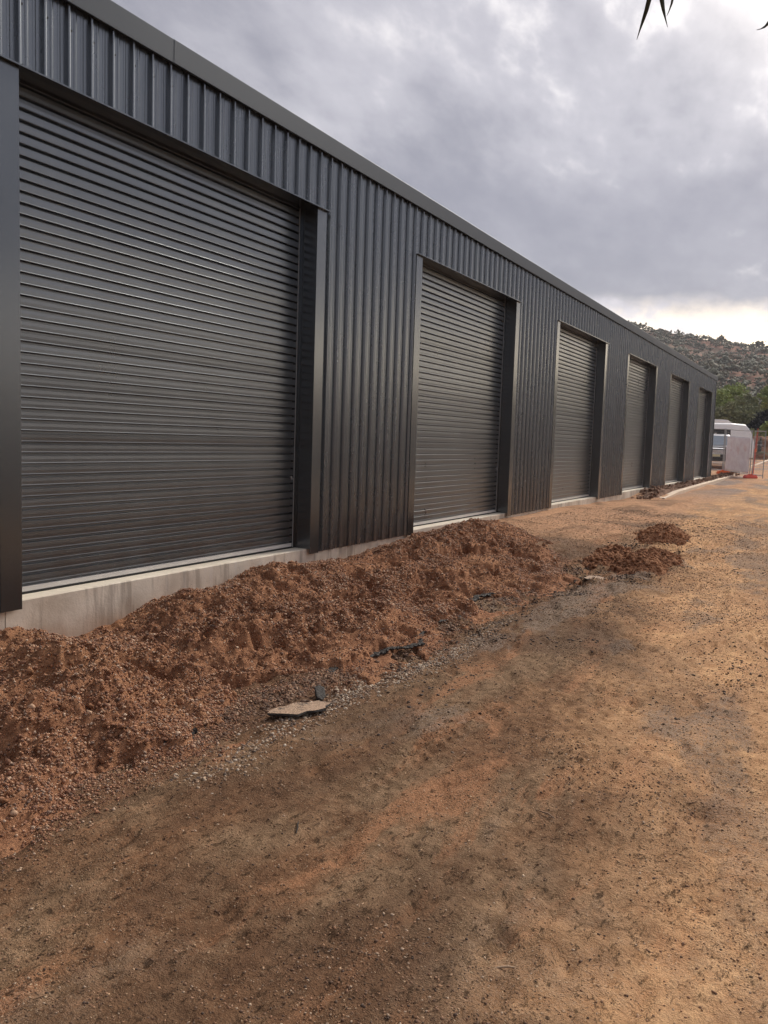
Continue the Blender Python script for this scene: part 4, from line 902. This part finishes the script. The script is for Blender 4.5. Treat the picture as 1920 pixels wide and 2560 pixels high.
# ------------------------------------------------------------------ gum tree beside the camera: only hanging leaf tips reach the picture
gt = empty('gum_tree', (3.9, -2.6, 0)); tag(gt, 'gum tree beside the yard with long narrow leaves hanging into the top right corner', 'tree')
def tl(p): return (p[0]-3.9, p[1]+2.6, p[2])
MB().tube([tl(q) for q in ((3.9, -2.6, -.3), (3.85, -2.5, 1.4), (3.6, -2.2, 3.0), (3.3, -1.8, 4.4), (3.2, -1.5, 5.6))], [.19, .15, .12, .09, .05], 12).build('trunk', simple('gum_bark', (.42, .36, .29), .8, 0, .25, 5.), gt, smooth=True)
def leaf_pt(px, py, dist): v = px_dir(px, py).normalized(); return Vector((0, 0, EYE))+v*dist
anchor = leaf_pt(1640, -190, 2.75)
MB().tube([tl(q) for q in ((3.45, -2.0, 3.7), (3.2, -1.2, 3.75), (2.9, -.5, 3.45), tuple(anchor+Vector((.1, -.25, .35))), tuple(anchor+Vector((0, 0, .08))), tuple(anchor))], [.05, .035, .022, .010, .005, .003], 8).build('limb', bpy.data.materials['gum_bark'], gt)
glm = leaf_mat('gum_leaves', [(.035, .045, .04), (.06, .075, .055), (.05, .055, .065)], .45)
def gum_leaf(pts, wmax):
    """blade along a polyline with a slight fold and thickness"""
    pts = [Vector(p) for p in pts]; n = 9; P2 = []
    for i in range(n):
        s = i/(n-1)*(len(pts)-1); k_ = min(int(s), len(pts)-2); P2.append(pts[k_].lerp(pts[k_+1], s-k_))
    for _ in range(2): P2 = [P2[0]]+[(P2[i-1]+2*P2[i]+P2[i+1])/4 for i in range(1, n-1)]+[P2[-1]]
    rings = []
    for i, p_i in enumerate(P2):
        s = i/(n-1); w_ = wmax*(math.sin(math.pi*min(1, s*1.05+.02))**.7)*(1-.35*s)+.0006
        tg = (P2[min(i+1, n-1)]-P2[max(i-1, 0)]).normalized(); sd_ = tg.cross(fw).normalized(); nm = tg.cross(sd_)
        rings.append([p_i-sd_*w_, p_i+nm*.0012, p_i+sd_*w_, p_i-nm*.0006])
    mb = MB().loft(rings); mb.v = [tl(q) for q in mb.v]; return mb
def vis(px_pts, wmax, dist=2.7):
    pts = [leaf_pt(x, y, dist+.02*i) for i, (x, y) in enumerate(px_pts)]; gum_leaf([anchor+Vector((.0, .0, .0))*0+(pts[0]-anchor)*.15]+pts if False else pts, wmax).build('leaf', glm, gt, smooth=True)
vis([(1638, -190), (1634, -90), (1626, -10), (1620, 18), (1603, 62), (1592, 99)], .0075)
vis([(1640, -190), (1646, -110), (1652, -20), (1657, 22), (1669, 68)], .0095)
vis([(1640, -190), (1678, -110), (1688, -30), (1680, 12), (1667, 40)], .0048)
vis([(2020, -60), (1975, -10), (1932, 44), (1912, 71), (1892, 75)], .006)
q = random.Random(3)
for k in range(46):
    b0 = Vector((2.9, -.5, 3.45)).lerp(Vector((3.4, -1.9, 3.9)), q.random())+Vector((q.uniform(-.3, .3), q.uniform(-.25, .15), q.uniform(-.1, .3)))
    dr = Vector((q.uniform(-.3, .3), q.uniform(-.3, .1), -1)).normalized(); ln = q.uniform(.12, .22)
    if (b0+dr*ln).z < 3.0: continue
    gum_leaf([b0, b0+dr*ln*.5+Vector((q.uniform(-.02, .02), 0, 0)), b0+dr*ln], .009).build('leaf', glm, gt)
MB().tube([tl(tuple(leaf_pt(2020, -60, 2.7))), tl((2.95, -.6, 3.5))], [.003, .012], 6).build('twig', bpy.data.materials['gum_bark'], gt)

# ------------------------------------------------------------------ air
hz_ = MB().box(-660, 660, -660, 660, -12, 95).build('haze', None); hz_['kind'] = 'stuff'
hm = bpy.data.materials.new('air'); hm.use_nodes = True; ht = NT(hm.node_tree); ht.n.clear()
pv = ht.new('ShaderNodeVolumePrincipled'); pv.inputs['Color'].default_value = (.86, .87, .95, 1); pv.inputs['Density'].default_value = .00034; pv.inputs['Anisotropy'].default_value = .2
ho = ht.new('ShaderNodeOutputMaterial'); ht.l.new(pv.outputs[0], ho.inputs['Volume']); hz_.data.materials.append(hm)
